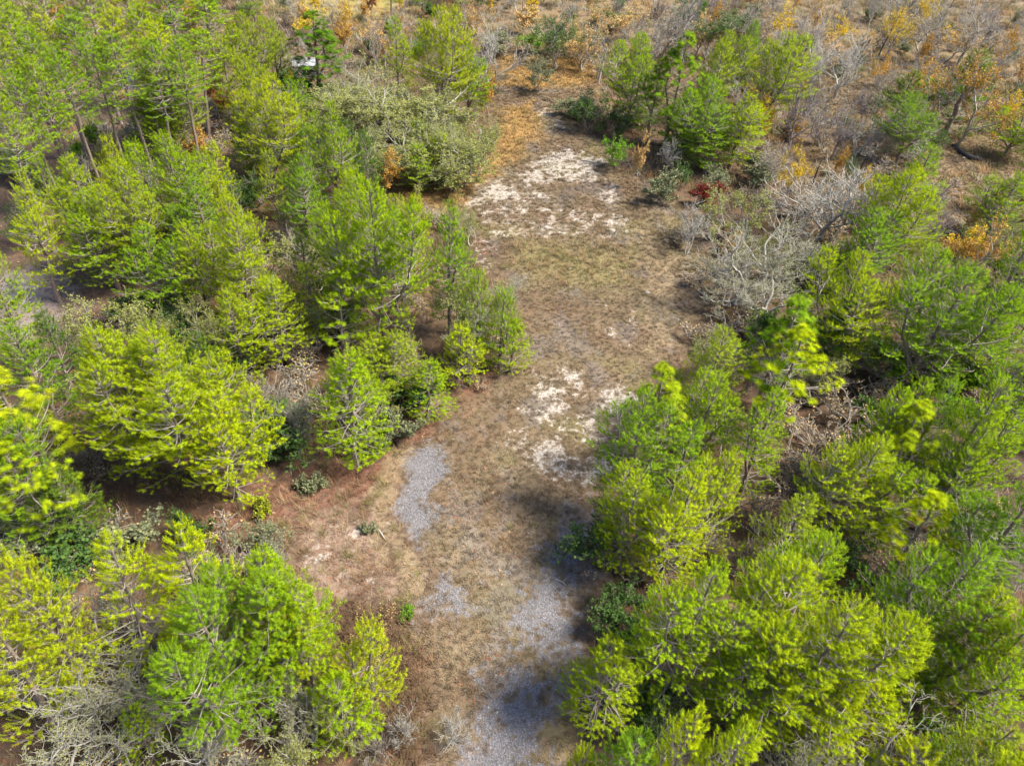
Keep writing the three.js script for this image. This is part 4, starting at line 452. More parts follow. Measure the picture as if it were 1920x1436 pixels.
["W", 50.05, -72.92, 2.1, 1.63, "-", 6], ["B", 50.48, -121.03, 4.1, 1.91, "-", 24], ["O", 32.76, -76.88, 3.4, 1.43, "-", 15], ["B", 28.07, -120.14, 4.9, 2.08, "v", 23], ["A", 55.11, -112.13, 2.9, 1.31, "y", 24],
["O", 26.07, -85.57, 4.6, 1.91, "d", 19], ["B", 53.2, -122.68, 4.5, 2.22, "-", 24], ["B", 18.21, -102.3, 5.2, 1.75, "w", 23], ["B", 54.76, -119.45, 4.4, 1.84, "-", 24], ["A", 63.55, -96.33, 3.3, 1.51, "t", 24],
["E", 70.17, -122.96, 2.9, 0.94, "k", 24], ["W", 47.39, -84.05, 1.5, 1.37, "-", 6], ["B", 55.35, -117.3, 6.7, 2.16, "-", 24], ["B", 60.52, -85.24, 4.6, 2.02, "w", 6], ["E", 12.82, -61.26, 2.8, 1.33, "d", 5],
["B", 27.13, -93.44, 4.9, 2.06, "w", 15], ["W", 52.62, -107.85, 1.9, 1.6, "-", 24], ["W", 37.34, -88.14, 1.6, 1.26, "v", 15], ["B", 28.85, -87.5, 5.1, 1.63, "-", 15], ["E", 34.27, -102.3, 2.6, 1.34, "g", 15],
["A", 48.11, -101.54, 4.7, 1.22, "o", 24], ["B", 52.98, -114.24, 3.6, 2.0, "-", 24], ["W", 31.94, -92.59, 1.4, 1.56, "-", 15], ["A", 19.76, -86.51, 3.0, 1.22, "t", 19], ["W", 39.44, -110.73, 1.7, 1.69, "-", 24],
["B", 80.45, -119.32, 6.6, 2.02, "w", 24], ["A", 36.7, -106.1, 3.6, 1.05, "t", 15], ["W", 64.96, -89.78, 2.0, 1.5, "v", 24], ["B", 30.82, -102.15, 3.8, 1.87, "w", 15], ["B", 21.03, -75.33, 6.7, 1.48, "-", 19],
["B", 32.53, -115.71, 4.3, 1.44, "w", 23], ["O", 29.79, -65.23, 3.2, 1.2, "d", 5], ["E", 24.2, -87.62, 1.6, 1.22, "g", 19], ["E", 22.81, -95.56, 2.2, 1.47, "k", 15], ["W", 80.52, -122.44, 2.0, 1.17, "v", 24],
["W", 29.33, -110.19, 2.2, 1.43, "-", 23], ["W", 64.22, -117.04, 1.7, 1.73, "-", 24], ["W", 22.51, -80.83, 2.0, 1.53, "v", 19], ["B", 55.14, -77.37, 3.7, 2.48, "-", 6], ["B", 45.48, -92.26, 5.0, 2.47, "v", 15],
["B", 17.19, -97.92, 7.0, 1.43, "v", 23], ["B", 53.73, -93.54, 3.6, 1.79, "v", 24], ["B", 59.94, -115.39, 5.7, 1.72, "w", 24], ["B", 47.36, -66.49, 6.3, 1.75, "-", 6], ["W", 62.35, -111.84, 2.2, 1.42, "-", 24],
["A", 6.3, -112.86, 4.5, 0.93, "t", 23], ["W", 16.27, -56.53, 2.2, 1.38, "-", 5], ["A", 57.98, -85.9, 3.3, 1.0, "y", 6], ["A", 33.96, -62.53, 5.0, 1.18, "t", 6], ["W", 25.18, -121.47, 2.0, 1.66, "-", 23],
["E", 26.63, -95.74, 2.2, 1.48, "k", 15], ["B", 19.59, -72.7, 6.3, 2.24, "w", 19], ["A", 12.23, -121.72, 4.2, 1.42, "o", 23], ["B", 12.53, -124.97, 4.1, 1.92, "-", 23], ["E", 40.8, -100.54, 1.4, 0.94, "k", 15],
["A", 31.38, -123.99, 2.8, 1.54, "o", 23], ["A", 36.52, -109.91, 5.1, 1.08, "t", 15], ["A", 24.39, -92.94, 3.1, 1.65, "y", 15], ["O", 18.82, -124.65, 4.0, 1.68, "d", 23], ["A", 55.36, -80.51, 5.4, 1.56, "t", 6],
["A", 75.32, -110.09, 5.0, 1.58, "y", 24], ["B", 43.89, -121.82, 6.6, 2.11, "-", 24], ["W", 65.59, -123.34, 2.1, 1.15, "-", 24], ["A", 52.29, -73.23, 5.1, 1.64, "o", 6], ["W", 44.34, -119.6, 2.2, 1.18, "-", 24],
["A", 29.43, -85.31, 3.5, 0.92, "o", 15], ["O", 38.92, -71.5, 4.6, 1.99, "d", 6], ["O", 62.01, -104.61, 3.4, 1.33, "d", 24], ["B", 69.56, -108.77, 5.2, 1.99, "v", 24], ["A", 59.31, -102.32, 5.2, 1.58, "o", 24],
["E", 18.18, -85.25, 3.0, 0.95, "k", 19], ["A", 22.52, -83.54, 3.1, 1.44, "y", 19], ["B", -5.42, -139.28, 6.7, 2.06, "w", 23], ["W", 79.15, -156.93, 1.7, 1.25, "-", 24], ["O", 87.3, -152.52, 4.1, 1.43, "-", 24],
["B", 34.4, -126.41, 4.5, 1.47, "w", 23], ["B", 20.26, -144.78, 5.3, 2.47, "w", 23], ["W", 69.82, -159.4, 2.2, 1.19, "-", 24], ["W", 78.32, -182.04, 2.1, 1.65, "v", 24], ["A", 81.14, -155.15, 3.0, 1.67, "t", 24],
["B", 95.53, -180.17, 3.9, 1.98, "-", 24], ["A", 5.62, -116.64, 3.9, 0.91, "t", 23], ["B", 34.67, -122.63, 3.8, 1.99, "v", 23], ["B", 33.74, -129.86, 6.2, 2.28, "-", 23], ["B", 62.11, -155.23, 5.2, 2.09, "-", 24],
["W", 31.78, -155.93, 1.5, 1.69, "v", 23], ["A", -2.31, -107.54, 3.9, 1.65, "y", 23], ["A", 58.91, -136.67, 3.5, 0.98, "o", 24], ["A", 27.66, -145.6, 3.2, 1.01, "o", 23], ["B", 35.29, -162.13, 5.2, 1.59, "v", 23],
["B", 50.3, -136.86, 4.0, 1.61, "-", 24], ["A", 34.18, -155.87, 4.5, 1.48, "o", 23], ["E", -9.37, -120.18, 3.0, 1.48, "d", 23], ["W", 23.3, -140.08, 1.9, 1.47, "-", 23], ["E", -6.84, -113.7, 2.3, 1.14, "d", 23],
["W", 87.34, -185.94, 1.3, 1.35, "v", 24], ["B", 92.76, -187.69, 5.0, 1.6, "v", 24], ["B", 32.6, -149.74, 5.0, 2.0, "w", 23], ["A", -11.13, -144.5, 4.7, 1.01, "y", 23], ["B", 95.11, -164.05, 4.7, 2.35, "-", 24],
["A", 12.31, -144.66, 4.1, 1.45, "o", 23], ["B", 17.56, -151.31, 3.6, 1.61, "-", 23], ["A", 93.78, -176.66, 4.1, 1.27, "t", 24], ["E", 81.81, -143.65, 2.8, 1.39, "d", 24], ["B", 7.07, -120.46, 5.1, 1.7, "-", 23],
["W", -8.35, -142.11, 1.6, 1.78, "-", 23], ["O", -5.99, -116.55, 4.4, 1.66, "-", 23], ["E", 71.7, -148.31, 2.8, 1.14, "g", 24], ["W", 25.93, -154.44, 1.8, 1.75, "-", 23], ["A", -5.63, -144.95, 5.3, 1.5, "o", 23],
["A", 24.08, -162.23, 3.7, 1.58, "y", 23], ["B", 61.38, -160.97, 6.3, 1.73, "w", 24], ["B", 42.02, -167.5, 5.7, 2.19, "-", 24], ["W", 43.94, -143.77, 1.9, 1.2, "v", 24], ["A", 77.62, -139.43, 4.4, 1.62, "y", 24],
["A", -10.29, -115.51, 4.4, 1.09, "y", 23], ["O", 83.97, -134.27, 3.9, 1.23, "-", 24], ["B", -6.48, -155.18, 5.1, 1.57, "w", 23], ["E", 63.87, -150.57, 1.5, 1.44, "k", 24], ["A", 45.81, -145.74, 4.5, 1.19, "t", 24],
["E", 66.16, -148.97, 1.4, 1.01, "k", 24], ["A", 70.6, -166.57, 4.0, 1.49, "y", 24], ["W", 66.79, -158.81, 1.4, 1.62, "v", 24], ["A", 75.6, -175.67, 4.9, 1.39, "t", 24], ["A", 62.53, -171.9, 4.7, 1.7, "t", 24],
["A", 72.19, -124.28, 5.1, 1.16, "t", 24], ["O", 54.33, -158.46, 3.8, 1.72, "d", 24], ["A", 30.04, -138.43, 4.2, 1.44, "y", 23], ["A", 74.2, -144.12, 3.4, 1.43, "o", 24], ["E", 57.62, -133.69, 1.8, 1.47, "g", 24],
["B", 67.3, -154.71, 6.1, 2.2, "w", 24], ["E", 69.77, -173.96, 3.0, 1.38, "d", 24], ["B", 58.62, -123.57, 4.3, 1.45, "w", 24], ["B", 29.49, -147.33, 6.6, 1.66, "-", 23], ["B", 63.33, -120.44, 6.3, 2.39, "-", 24],
["W", 34.23, -133.51, 2.3, 1.25, "-", 23], ["B", 25.35, -156.9, 4.5, 1.58, "-", 23], ["W", 76.3, -131.5, 1.6, 1.19, "-", 24], ["B", 4.3, -129.46, 6.7, 2.39, "-", 23], ["E", 3.61, -106.73, 2.9, 1.01, "g", 23],
["B", 1.61, -153.3, 6.5, 2.11, "v", 23], ["A", 63.41, -178.96, 3.7, 1.06, "o", 24], ["E", 73.79, -167.31, 2.1, 1.32, "k", 24], ["A", 68.08, -146.05, 4.0, 1.27, "t", 24], ["B", -3.51, -120.39, 3.7, 1.98, "v", 23],
["E", 96.87, -189.38, 2.0, 1.04, "k", 24], ["W", -4.86, -114.07, 2.2, 1.5, "v", 23], ["B", -6.58, -136.57, 5.6, 1.65, "-", 23], ["B", 25.62, -115.01, 4.2, 2.02, "v", 23], ["O", 79.29, -187.28, 3.6, 1.69, "-", 24],
["B", 76.94, -153.48, 6.7, 2.14, "w", 24], ["W", 11.09, -136.48, 1.7, 1.17, "-", 23], ["B", 15.32, -110.51, 5.0, 1.62, "v", 23], ["E", 17.8, -148.01, 2.8, 1.41, "d", 23], ["O", 21.49, -149.8, 5.0, 1.48, "d", 23],
["B", 73.94, -162.8, 7.2, 1.86, "w", 24], ["W", 84.98, -141.53, 2.2, 1.74, "v", 24], ["A", 14.86, -150.94, 3.6, 1.26, "o", 23], ["B", 57.29, -166.32, 6.9, 2.42, "-", 24], ["B", -2.99, -109.73, 5.5, 2.48, "w", 23],
["B", 37.57, -133.97, 7.4, 1.45, "-", 24], ["A", 77.86, -144.87, 3.9, 1.21, "t", 24], ["B", 90.28, -159.99, 4.5, 2.29, "-", 24], ["A", 52.33, -156.49, 5.1, 1.51, "o", 24], ["O", 81.3, -161.98, 4.3, 1.26, "-", 24],
["B", -1.51, -134.52, 6.0, 1.57, "-", 23], ["W", 30.93, -167.47, 1.5, 1.74, "v", 23], ["E", 61.92, -158.75, 1.6, 1.43, "g", 24], ["E", 104.28, -186.34, 2.0, 1.12, "d", 24], ["B", 108.2, -182.81, 4.7, 1.75, "w", 24],
["B", 99.0, -167.82, 4.3, 1.9, "-", 24], ["W", 12.52, -129.05, 1.7, 1.14, "-", 23], ["W", 89.79, -172.72, 1.6, 1.61, "-", 24], ["E", -8.99, -111.58, 2.7, 0.97, "d", 23], ["W", 47.79, -168.93, 2.0, 1.77, "-", 24],
["B", 41.53, -132.26, 7.0, 2.0, "w", 24], ["B", 98.09, -169.96, 5.0, 2.12, "w", 24], ["A", 15.42, -153.37, 5.1, 1.35, "o", 23], ["A", 22.12, -159.07, 4.9, 1.05, "t", 23], ["B", 104.0, -189.92, 4.5, 2.35, "w", 24],
["W", 85.4, -163.41, 1.9, 1.38, "v", 24], ["B", 43.21, -135.2, 7.0, 1.9, "w", 24], ["A", 102.21, -187.88, 3.4, 1.09, "y", 24], ["W", 6.86, -124.41, 2.3, 1.26, "-", 23], ["E", 20.02, -139.89, 2.0, 1.39, "k", 23],
["W", 47.61, -113.86, 2.1, 1.4, "-", 24], ["B", 32.16, -143.41, 4.2, 2.48, "-", 23], ["E", 48.86, -142.89, 2.4, 1.43, "g", 24], ["E", 85.52, -178.62, 1.7, 1.33, "d", 24], ["A", 82.74, -151.89, 5.1, 1.05, "y", 24],
["B", 33.66, -140.04, 3.6, 2.3, "v", 23], ["A", 18.31, -157.89, 2.9, 0.95, "o", 23], ["W", 50.07, -160.68, 1.7, 1.16, "-", 24], ["W", 54.5, -131.5, 2.0, 1.15, "v", 24], ["W", 37.64, -163.81, 1.7, 1.44, "-", 23],
["W", 51.32, -130.42, 2.3, 1.18, "-", 24], ["E", 33.6, -167.35, 1.7, 0.99, "d", 23], ["W", 36.51, -115.7, 1.9, 1.75, "v", 24], ["B", 54.37, -177.91, 7.3, 1.88, "w", 24], ["E", 48.56, -121.85, 2.1, 1.44, "k", 24],
["W", 37.12, -136.22, 1.5, 1.56, "-", 23], ["W", -2.8, -127.18, 2.1, 1.13, "-", 23], ["A", 101.86, -172.3, 4.0, 0.9, "t", 24], ["W", 44.7, -171.83, 1.9, 1.26, "-", 24], ["B", 13.42, -163.29, 4.9, 2.2, "w", 23],
["A", 7.98, -129.79, 5.1, 1.45, "t", 23], ["B", 53.77, -128.56, 3.9, 1.5, "w", 24], ["A", 47.47, -164.16, 4.8, 1.18, "t", 24], ["A", 56.89, -162.22, 3.8, 1.09, "y", 24], ["E", 87.3, -174.26, 2.5, 1.35, "k", 24],
["A", 0.31, -129.72, 4.8, 1.6, "y", 23], ["W", 49.17, -150.59, 1.4, 1.14, "-", 24], ["A", 50.27, -170.51, 4.0, 1.58, "y", 24], ["E", 81.36, -134.0, 3.0, 1.01, "g", 24], ["B", 93.62, -173.16, 4.5, 1.65, "-", 24],
["E", 62.71, -132.55, 2.1, 0.99, "k", 24], ["A", 57.22, -172.19, 3.0, 1.46, "o", 24], ["O", -4.39, -130.8, 4.0, 1.71, "d", 23], ["A", 85.28, -151.33, 3.7, 1.2, "t", 24], ["A", 10.95, -133.36, 3.9, 1.34, "t", 23],
["B", 45.15, -152.34, 6.7, 1.72, "v", 24], ["A", 58.22, -160.71, 3.9, 1.6, "o", 24], ["O", 38.88, -140.46, 3.7, 1.98, "d", 24], ["A", 50.04, -174.13, 4.5, 1.61, "o", 24], ["W", 69.95, -129.09, 1.4, 1.29, "-", 24],
["E", 74.32, -126.24, 2.9, 1.08, "g", 24], ["A", -8.37, -122.47, 4.2, 1.36, "t", 23], ["B", 70.81, -133.53, 7.0, 1.98, "w", 24], ["A", 0.57, -121.64, 3.8, 1.18, "t", 23], ["A", 42.03, -137.02, 3.9, 1.15, "y", 24],
["W", 65.51, -161.71, 1.4, 1.4, "-", 24], ["B", 88.68, -182.19, 4.9, 2.14, "v", 24], ["W", 12.37, -138.96, 2.1, 1.66, "v", 23], ["A", -7.58, -107.32, 5.5, 1.22, "y", 23], ["A", 53.59, -164.02, 2.7, 1.09, "t", 24],
["B", 12.5, -116.95, 5.1, 1.68, "v", 23], ["B", 45.61, -167.28, 7.3, 2.19, "v", 24], ["B", 3.25, -150.25, 7.4, 2.48, "w", 23], ["W", 75.12, -146.5, 2.1, 1.32, "v", 24], ["B", 20.01, -113.08, 7.1, 2.38, "w", 23],
["B", 10.06, -109.24, 6.4, 1.45, "-", 23], ["B", 15.72, -145.06, 5.5, 1.61, "-", 23], ["B", 37.81, -130.08, 7.4, 2.37, "v", 24], ["B", 19.67, -142.62, 4.8, 2.07, "-", 23], ["A", 78.36, -164.83, 3.4, 1.49, "o", 24],
["A", 92.14, -167.01, 3.0, 1.44, "o", 24], ["B", 15.43, -157.9, 6.5, 2.08, "-", 23], ["E", 32.48, -146.75, 1.3, 1.49, "k", 23], ["B", 31.03, -127.24, 5.6, 1.4, "-", 23], ["B", 52.5, -132.31, 3.9, 1.48, "w", 24],
["E", 89.82, -184.12, 1.2, 1.12, "g", 24], ["B", 39.59, -150.84, 3.8, 2.18, "-", 24], ["W", 47.4, -147.83, 2.1, 1.51, "v", 24], ["B", 85.38, -160.1, 4.4, 1.98, "-", 24], ["O", 87.62, -165.68, 4.0, 1.51, "-", 24],
["B", 18.22, -131.4, 4.8, 1.45, "-", 23], ["B", 51.16, -151.58, 7.4, 2.1, "-", 24], ["A", -10.12, -148.05, 3.5, 1.69, "t", 23], ["A", 65.29, -125.46, 3.8, 0.96, "o", 24], ["B", 54.11, -155.26, 4.4, 2.09, "w", 24],
["W", -10.31, -136.27, 1.6, 1.26, "-", 23], ["B", -7.74, -133.9, 6.2, 2.24, "-", 23], ["W", -42.39, -113.16, 2.0, 1.76, "-", 14], ["W", -51.99, -105.08, 2.0, 1.46, "-", 14], ["E", -35.0, -83.93, 1.6, 1.26, "k", 9],
["E", -58.92, -96.64, 2.9, 1.58, "d", 14], ["P", -54.08, -81.17, 8.4, 1.54, "y", 7], ["W", -28.33, -87.95, 1.7, 1.21, "-", 9], ["W", -48.94, -101.36, 2.1, 1.45, "-", 14], ["W", -49.09, -78.1, 1.6, 1.83, "-", 7],
["P", -53.05, -94.98, 8.1, 1.63, "y", 14], ["W", -20.08, -84.65, 1.8, 1.24, "-", 9], ["E", -19.31, -88.59, 2.4, 1.15, "d", 14], ["W", -44.5, -97.92, 1.9, 1.57, "-", 14], ["E", -46.32, -114.07, 2.3, 1.3, "d", 14],
["W", -39.26, -110.34, 1.7, 1.34, "-", 14], ["B", -58.2, -108.08, 5.8, 1.81, "w", 14], ["A", -29.03, -94.63, 4.2, 1.17, "o", 14], ["P", -13.64, -111.47, 7.8, 1.56, "m", 14], ["B", -44.4, -106.29, 6.2, 1.57, "w", 14],
["A", -24.49, -97.63, 3.7, 1.14, "y", 14], ["P", -49.64, -104.69, 7.3, 1.5, "m", 14], ["A", -17.55, -111.36, 3.9, 1.48, "r", 14], ["W", -33.56, -81.76, 1.8, 1.44, "-", 9], ["A", -55.77, -88.67, 3.7, 1.31, "o", 7],
["E", -29.1, -84.51, 2.2, 1.15, "k", 9], ["A", -59.08, -105.86, 4.0, 1.06, "o", 14], ["W", -57.6, -76.69, 1.6, 1.36, "-", 7], ["W", -22.01, -83.25, 2.1, 1.73, "-", 9], ["W", -31.39, -96.42, 2.2, 1.69, "-", 14],
["P", -52.98, -102.52, 8.5, 1.45, "y", 14], ["B", -37.54, -102.04, 4.6, 1.71, "w", 14], ["A", -50.07, -108.97, 4.3, 1.34, "y", 14], ["E", -52.69, -85.72, 1.8, 1.31, "d", 7], ["A", -39.8, -101.27, 3.9, 1.3, "t", 14],
["E", -13.84, -90.49, 2.0, 1.5, "g", 14], ["A", -8.33, -95.24, 4.9, 1.3, "t", 4], ["E", -8.63, -85.68, 1.7, 1.16, "d", 4], ["W", -8.32, -89.89, 1.9, 1.69, "-", 4], ["W", -33.26, -88.0, 2.3, 1.26, "-", 9],
["A", -21.95, -100.68, 3.2, 1.08, "o", 14], ["W", -7.23, -87.95, 2.0, 1.49, "-", 4], ["E", -55.67, -84.83, 2.3, 1.19, "d", 7], ["P", -58.81, -112.09, 8.9, 1.7, "m", 14], ["W", -55.41, -95.98, 2.1, 1.81, "-", 14],
["P", -19.48, -103.2, 8.2, 1.54, "m", 14], ["A", -37.27, -79.3, 3.7, 1.02, "y", 9], ["P", -15.91, -107.07, 7.0, 1.39, "g", 14], ["W", -10.2, -100.88, 1.8, 1.83, "-", 14], ["P", -46.11, -101.89, 7.1, 1.57, "y", 14],
["A", -41.48, -81.81, 4.2, 1.04, "y", 9], ["A", -40.71, -88.94, 4.7, 1.38, "r", 9], ["E", -39.16, -83.08, 2.8, 1.35, "k", 9], ["W", -52.87, -110.64, 1.9, 1.52, "-", 14], ["P", -12.47, -114.32, 5.7, 1.72, "g", 14],
["A", -19.25, -105.93, 3.9, 1.06, "y", 14], ["W", -38.6, -91.8, 1.6, 1.21, "-", 14], ["W", -40.08, -106.72, 1.6, 1.6, "-", 14], ["W", -30.62, -87.35, 2.4, 1.31, "-", 9], ["B", -53.57, -113.24, 5.1, 1.35, "-", 14],
["B", -55.45, -100.38, 6.0, 1.49, "-", 14], ["E", -14.19, -96.06, 2.2, 1.11, "d", 14], ["W", -49.09, -91.81, 2.1, 1.85, "-", 14], ["E", -54.23, -76.18, 2.7, 1.52, "g", 7], ["E", -14.78, -104.81, 2.0, 1.32, "d", 14],
["W", -41.68, -78.69, 1.7, 1.77, "-", 9], ["W", -49.97, -97.47, 1.7, 1.77, "-", 14], ["B", -29.44, -97.9, 5.1, 1.86, "w", 14], ["A", -16.1, -93.15, 5.1, 1.04, "t", 14], ["A", -56.97, -98.27, 3.8, 1.27, "o", 14],
["W", -15.0, -99.74, 1.5, 1.37, "-", 14], ["A", -45.98, -89.35, 5.5, 1.35, "r", 9], ["E", -47.91, -84.74, 2.0, 1.35, "k", 9], ["E", -18.69, -96.72, 2.3, 1.26, "g", 14], ["E", -12.9, -93.2, 1.5, 1.48, "k", 14],
["E", -55.08, -110.81, 1.7, 1.44, "k", 14], ["E", -44.32, -91.54, 2.2, 1.37, "d", 14], ["A", -53.69, -131.49, 4.4, 1.04, "t", 14], ["E", -33.14, -102.22, 2.6, 1.2, "k", 14], ["W", -14.43, -138.01, 2.5, 1.6, "-", 23],
["W", -12.48, -146.68, 2.4, 1.54, "-", 23], ["E", -37.37, -140.63, 2.3, 1.4, "d", 14], ["A", -41.0, -93.12, 3.7, 1.33, "y", 14], ["E", -48.19, -130.56, 2.1, 1.29, "d", 14], ["W", -14.06, -149.35, 1.7, 1.58, "-", 23],
["B", -46.53, -137.22, 6.2, 1.25, "w", 14], ["B", -37.07, -143.54, 5.1, 1.89, "w", 14], ["W", -50.53, -122.69, 1.9, 1.38, "-", 14], ["W", -29.16, -143.11, 2.0, 1.29, "-", 14], ["W", -41.9, -103.89, 2.1, 1.23, "-", 14],
["W", -38.14, -132.15, 2.3, 1.39, "-", 14], ["E", -36.53, -98.9, 1.7, 1.33, "d", 14], ["A", -36.23, -104.14, 3.3, 1.14, "o", 14], ["E", -35.08, -137.97, 2.6, 1.45, "g", 14], ["E", -39.59, -135.07, 2.0, 1.16, "d", 14],
["W", -52.41, -123.88, 1.7, 1.24, "-", 14], ["P", -46.46, -110.86, 6.1, 1.27, "g", 14], ["E", -52.68, -120.44, 1.8, 1.53, "k", 14], ["A", -50.2, -129.4, 3.6, 1.4, "r", 14], ["W", -26.43, -99.06, 2.4, 1.58, "-", 14],
["W", -41.09, -118.63, 2.2, 1.64, "-", 14], ["W", -16.14, -115.95, 1.6, 1.87, "-", 14], ["E", -11.21, -130.73, 2.1, 1.37, "d", 23], ["E", -16.67, -137.44, 2.7, 1.44, "g", 23], ["W", -48.3, -139.21, 1.6, 1.21, "-", 14],
["W", -24.55, -144.01, 2.1, 1.82, "-", 14], ["A", -53.55, -127.57, 5.3, 1.49, "y", 14], ["W", -37.98, -137.18, 1.8, 1.73, "-", 14], ["W", -37.18, -107.39, 1.5, 1.63, "-", 14], ["P", -47.64, -127.07, 7.8, 1.24, "g", 14],
["W", -43.98, -103.18, 2.3, 1.88, "-", 14], ["E", -20.89, -149.67, 2.6, 1.39, "k", 23], ["P", -46.21, -124.68, 7.2, 1.75, "g", 14], ["W", -52.36, -116.51, 2.2, 1.68, "-", 14], ["W", -30.31, -100.46, 1.5, 1.36, "-", 14],
["E", -48.79, -124.3, 2.7, 1.53, "g", 14], ["E", -47.14, -117.7, 2.4, 1.3, "k", 14], ["W", -12.84, -134.82, 1.9, 1.21, "-", 23], ["W", -16.5, -118.41, 1.8, 1.84, "-", 14], ["A", -14.26, -140.34, 3.4, 1.25, "o", 23],
["P", -50.41, -133.35, 6.6, 1.38, "m", 14], ["A", -27.97, -100.35, 5.0, 1.39, "y", 14], ["A", -43.28, -110.09, 3.4, 1.22, "t", 14], ["P", -14.19, -130.4, 6.1, 1.68, "y", 23], ["A", -22.11, -102.79, 5.0, 1.27, "r", 14],
["P", -41.66, -122.08, 8.3, 1.37, "g", 14], ["W", -26.64, -140.86, 2.4, 1.55, "-", 14], ["B", -21.44, -145.95, 5.8, 1.41, "-", 23], ["W", -15.84, -113.42, 1.9, 1.58, "-", 14], ["E", -12.51, -122.43, 2.0, 1.53, "k", 23],
["A", -23.22, -147.55, 5.4, 1.07, "o", 23], ["P", -48.02, -119.61, 7.4, 1.68, "g", 14], ["P", -12.76, -125.67, 8.0, 1.23, "m", 23], ["E", -13.19, -128.49, 2.4, 1.13, "k", 23], ["E", -22.27, -139.16, 3.0, 1.21, "g", 14],
["P", -58.7, -135.92, 7.9, 1.24, "m", 14], ["W", -47.21, -104.35, 1.7, 1.86, "-", 14], ["A", -13.57, -117.63, 4.1, 1.12, "y", 14], ["W", -42.37, -124.03, 1.6, 1.87, "-", 14], ["P", -42.55, -100.38, 5.8, 1.46, "y", 14],
["E", -50.7, -111.47, 2.4, 1.11, "d", 14], ["E", -18.19, -143.61, 2.3, 1.39, "k", 23], ["W", -28.56, -146.35, 1.6, 1.82, "-", 14], ["A", -20.28, -140.44, 5.0, 1.08, "t", 23], ["W", -16.54, -130.68, 1.9, 1.52, "-", 23],
["P", -15.38, -145.03, 7.8, 1.24, "y", 23], ["W", -56.97, -132.07, 2.5, 1.29, "-", 14], ["W", -55.99, -128.86, 1.6, 1.57, "-", 14], ["P", -34.97, -95.96, 5.4, 1.63, "m", 14], ["W", -18.61, -138.76, 2.4, 1.45, "-", 23],
["W", -29.59, -137.33, 1.8, 1.41, "-", 14], ["W", -10.11, -106.29, 1.5, 1.87, "-", 14], ["W", -10.62, -127.39, 2.1, 1.83, "-", 23], ["A", -43.32, -134.32, 4.9, 1.07, "y", 14], ["A", -42.48, -138.97, 4.6, 1.06, "o", 14],
["E", -41.62, -98.61, 2.7, 1.42, "g", 14], ["W", -54.82, -125.91, 1.5, 1.45, "-", 14], ["B", -47.84, -107.43, 4.1, 1.73, "-", 14], ["W", -39.56, -115.05, 1.6, 1.81, "-", 14], ["W", -9.56, -103.69, 1.7, 1.49, "-", 14],
["W", -37.32, -135.23, 1.7, 1.59, "-", 14], ["W", -26.73, -138.01, 1.6, 1.68, "-", 14], ["A", -43.2, -118.82, 3.7, 1.32, "t", 14], ["E", -16.85, -147.16, 2.0, 1.22, "g", 23], ["W", -51.57, -114.22, 2.4, 1.45, "-", 14],
["W", -42.91, -96.4, 1.8, 1.22, "-", 14], ["P", -11.23, -111.02, 5.6, 1.27, "m", 14]];
const NEAR = ["by the gravel strip", "by the shaded track", "by the sand streaks", "by the big sand patch", "at the clearing neck", "near the red shrub", "near the black log", "in the straight stand", "by the pinkish soil", "near the white roof", "by the sandy opening", "in the oak thicket", "in the brushy wood", "around the pale limbs", "by the yellow field", "in the open scrub", "opposite the brown weeds", "beside the brown weeds", "around the silvery oak", "behind the red shrub", "facing the olive grass", "behind the russet litter", "by the leaning trunk", "past the clearing", "near the orange oak", "next to the stand"];
const BIG = { P: [5.5, 8.2, 2.2], S: [5, 7.5, 9], T: [0, 99, 99], L: [7, 8.2, 9], O: [4.8, 6.5, 9], B: [4.6, 6.8, 9], A: [4.2, 6.5, 9], E: [1.5, 3.1, 9], W: [0, 99, 9] };
const rt = rngOf(2024), made = [];
for (const [k, x, z, h, r, tone, place] of TREES) {
  const opts = LIB[k === 'O' && tone === 'p' ? 'Q' : k].map(v => [Math.abs(Math.log(h / v.h)) + Math.abs(Math.log(r / v.r)) + rt() * .25, v]).sort((a, b) => a[0] - b[0]), v = opts[0][1];
  const [name, noun, cat] = KIND[k], g = new THREE.Group(); g.name = numbered(name); scene.add(g);
  g.position.set(x, hgt(x, z), z); g.rotation.set((rt() - .5) * .11, rt() * 6.283, (rt() - .5) * .11); g.scale.set(r / v.r, h / v.h, r / v.r);
  const pn = 'PSTL'.includes(k), leaf = pn ? NEEDLE[tone][Math.floor(rt() * 3)] : k === 'O' ? OAKLEAF[tone] : k === 'A' ? FALL[tone] : k === 'E' ? BUSHLEAF[tone] : FALL.t;
  const wood = k === 'O' ? (tone === 'p' ? BARK.w : BARK.oak) : k === 'A' ? BARK.bare : k === 'E' ? BARK.brush : k === 'W' ? (BARK[tone] ?? BARK.brush) : BARK[tone] ?? BARK.bare;
  for (const [pname, geo, mk] of v.parts) add(k === 'E' || k === 'W' ? { trunk: 'stems', limbs: 'branches', twigs: 'twigs', crown: 'foliage' }[pname] : pname, geo, mk === 'leaf' ? leaf : mk === 'wood' ? wood : BARK[mk], g).userData = pname === 'twigs' || pname === 'branches' || (pname === 'limbs' && 'EW'.includes(k)) ? { kind: 'stuff' } : {};
  const tn = (TONE[k] ?? TONE.P)[tone], b = BIG[k], size = k === 'T' ? '' : h < b[0] ? 'low ' : h < b[1] ? '' : k === 'P' && r > b[2] ? 'big broad ' : 'tall ';
  g.userData = { label: `${size}${tn} ${noun} ${PLACES[place]}`, category: cat, group: `${tn} ${noun} ${PLACES[place]}` };
  made.push({ g, x, z, k, place, what: `${tn} ${{ P: 'pine', S: 'young pine', T: 'tall pine', L: 'tufted pine', O: 'oak', B: 'leafless tree', A: 'small tree', E: 'shrub', W: 'twiggy bush' }[k]}`, front: `${size}${tn} ${noun}` });
}

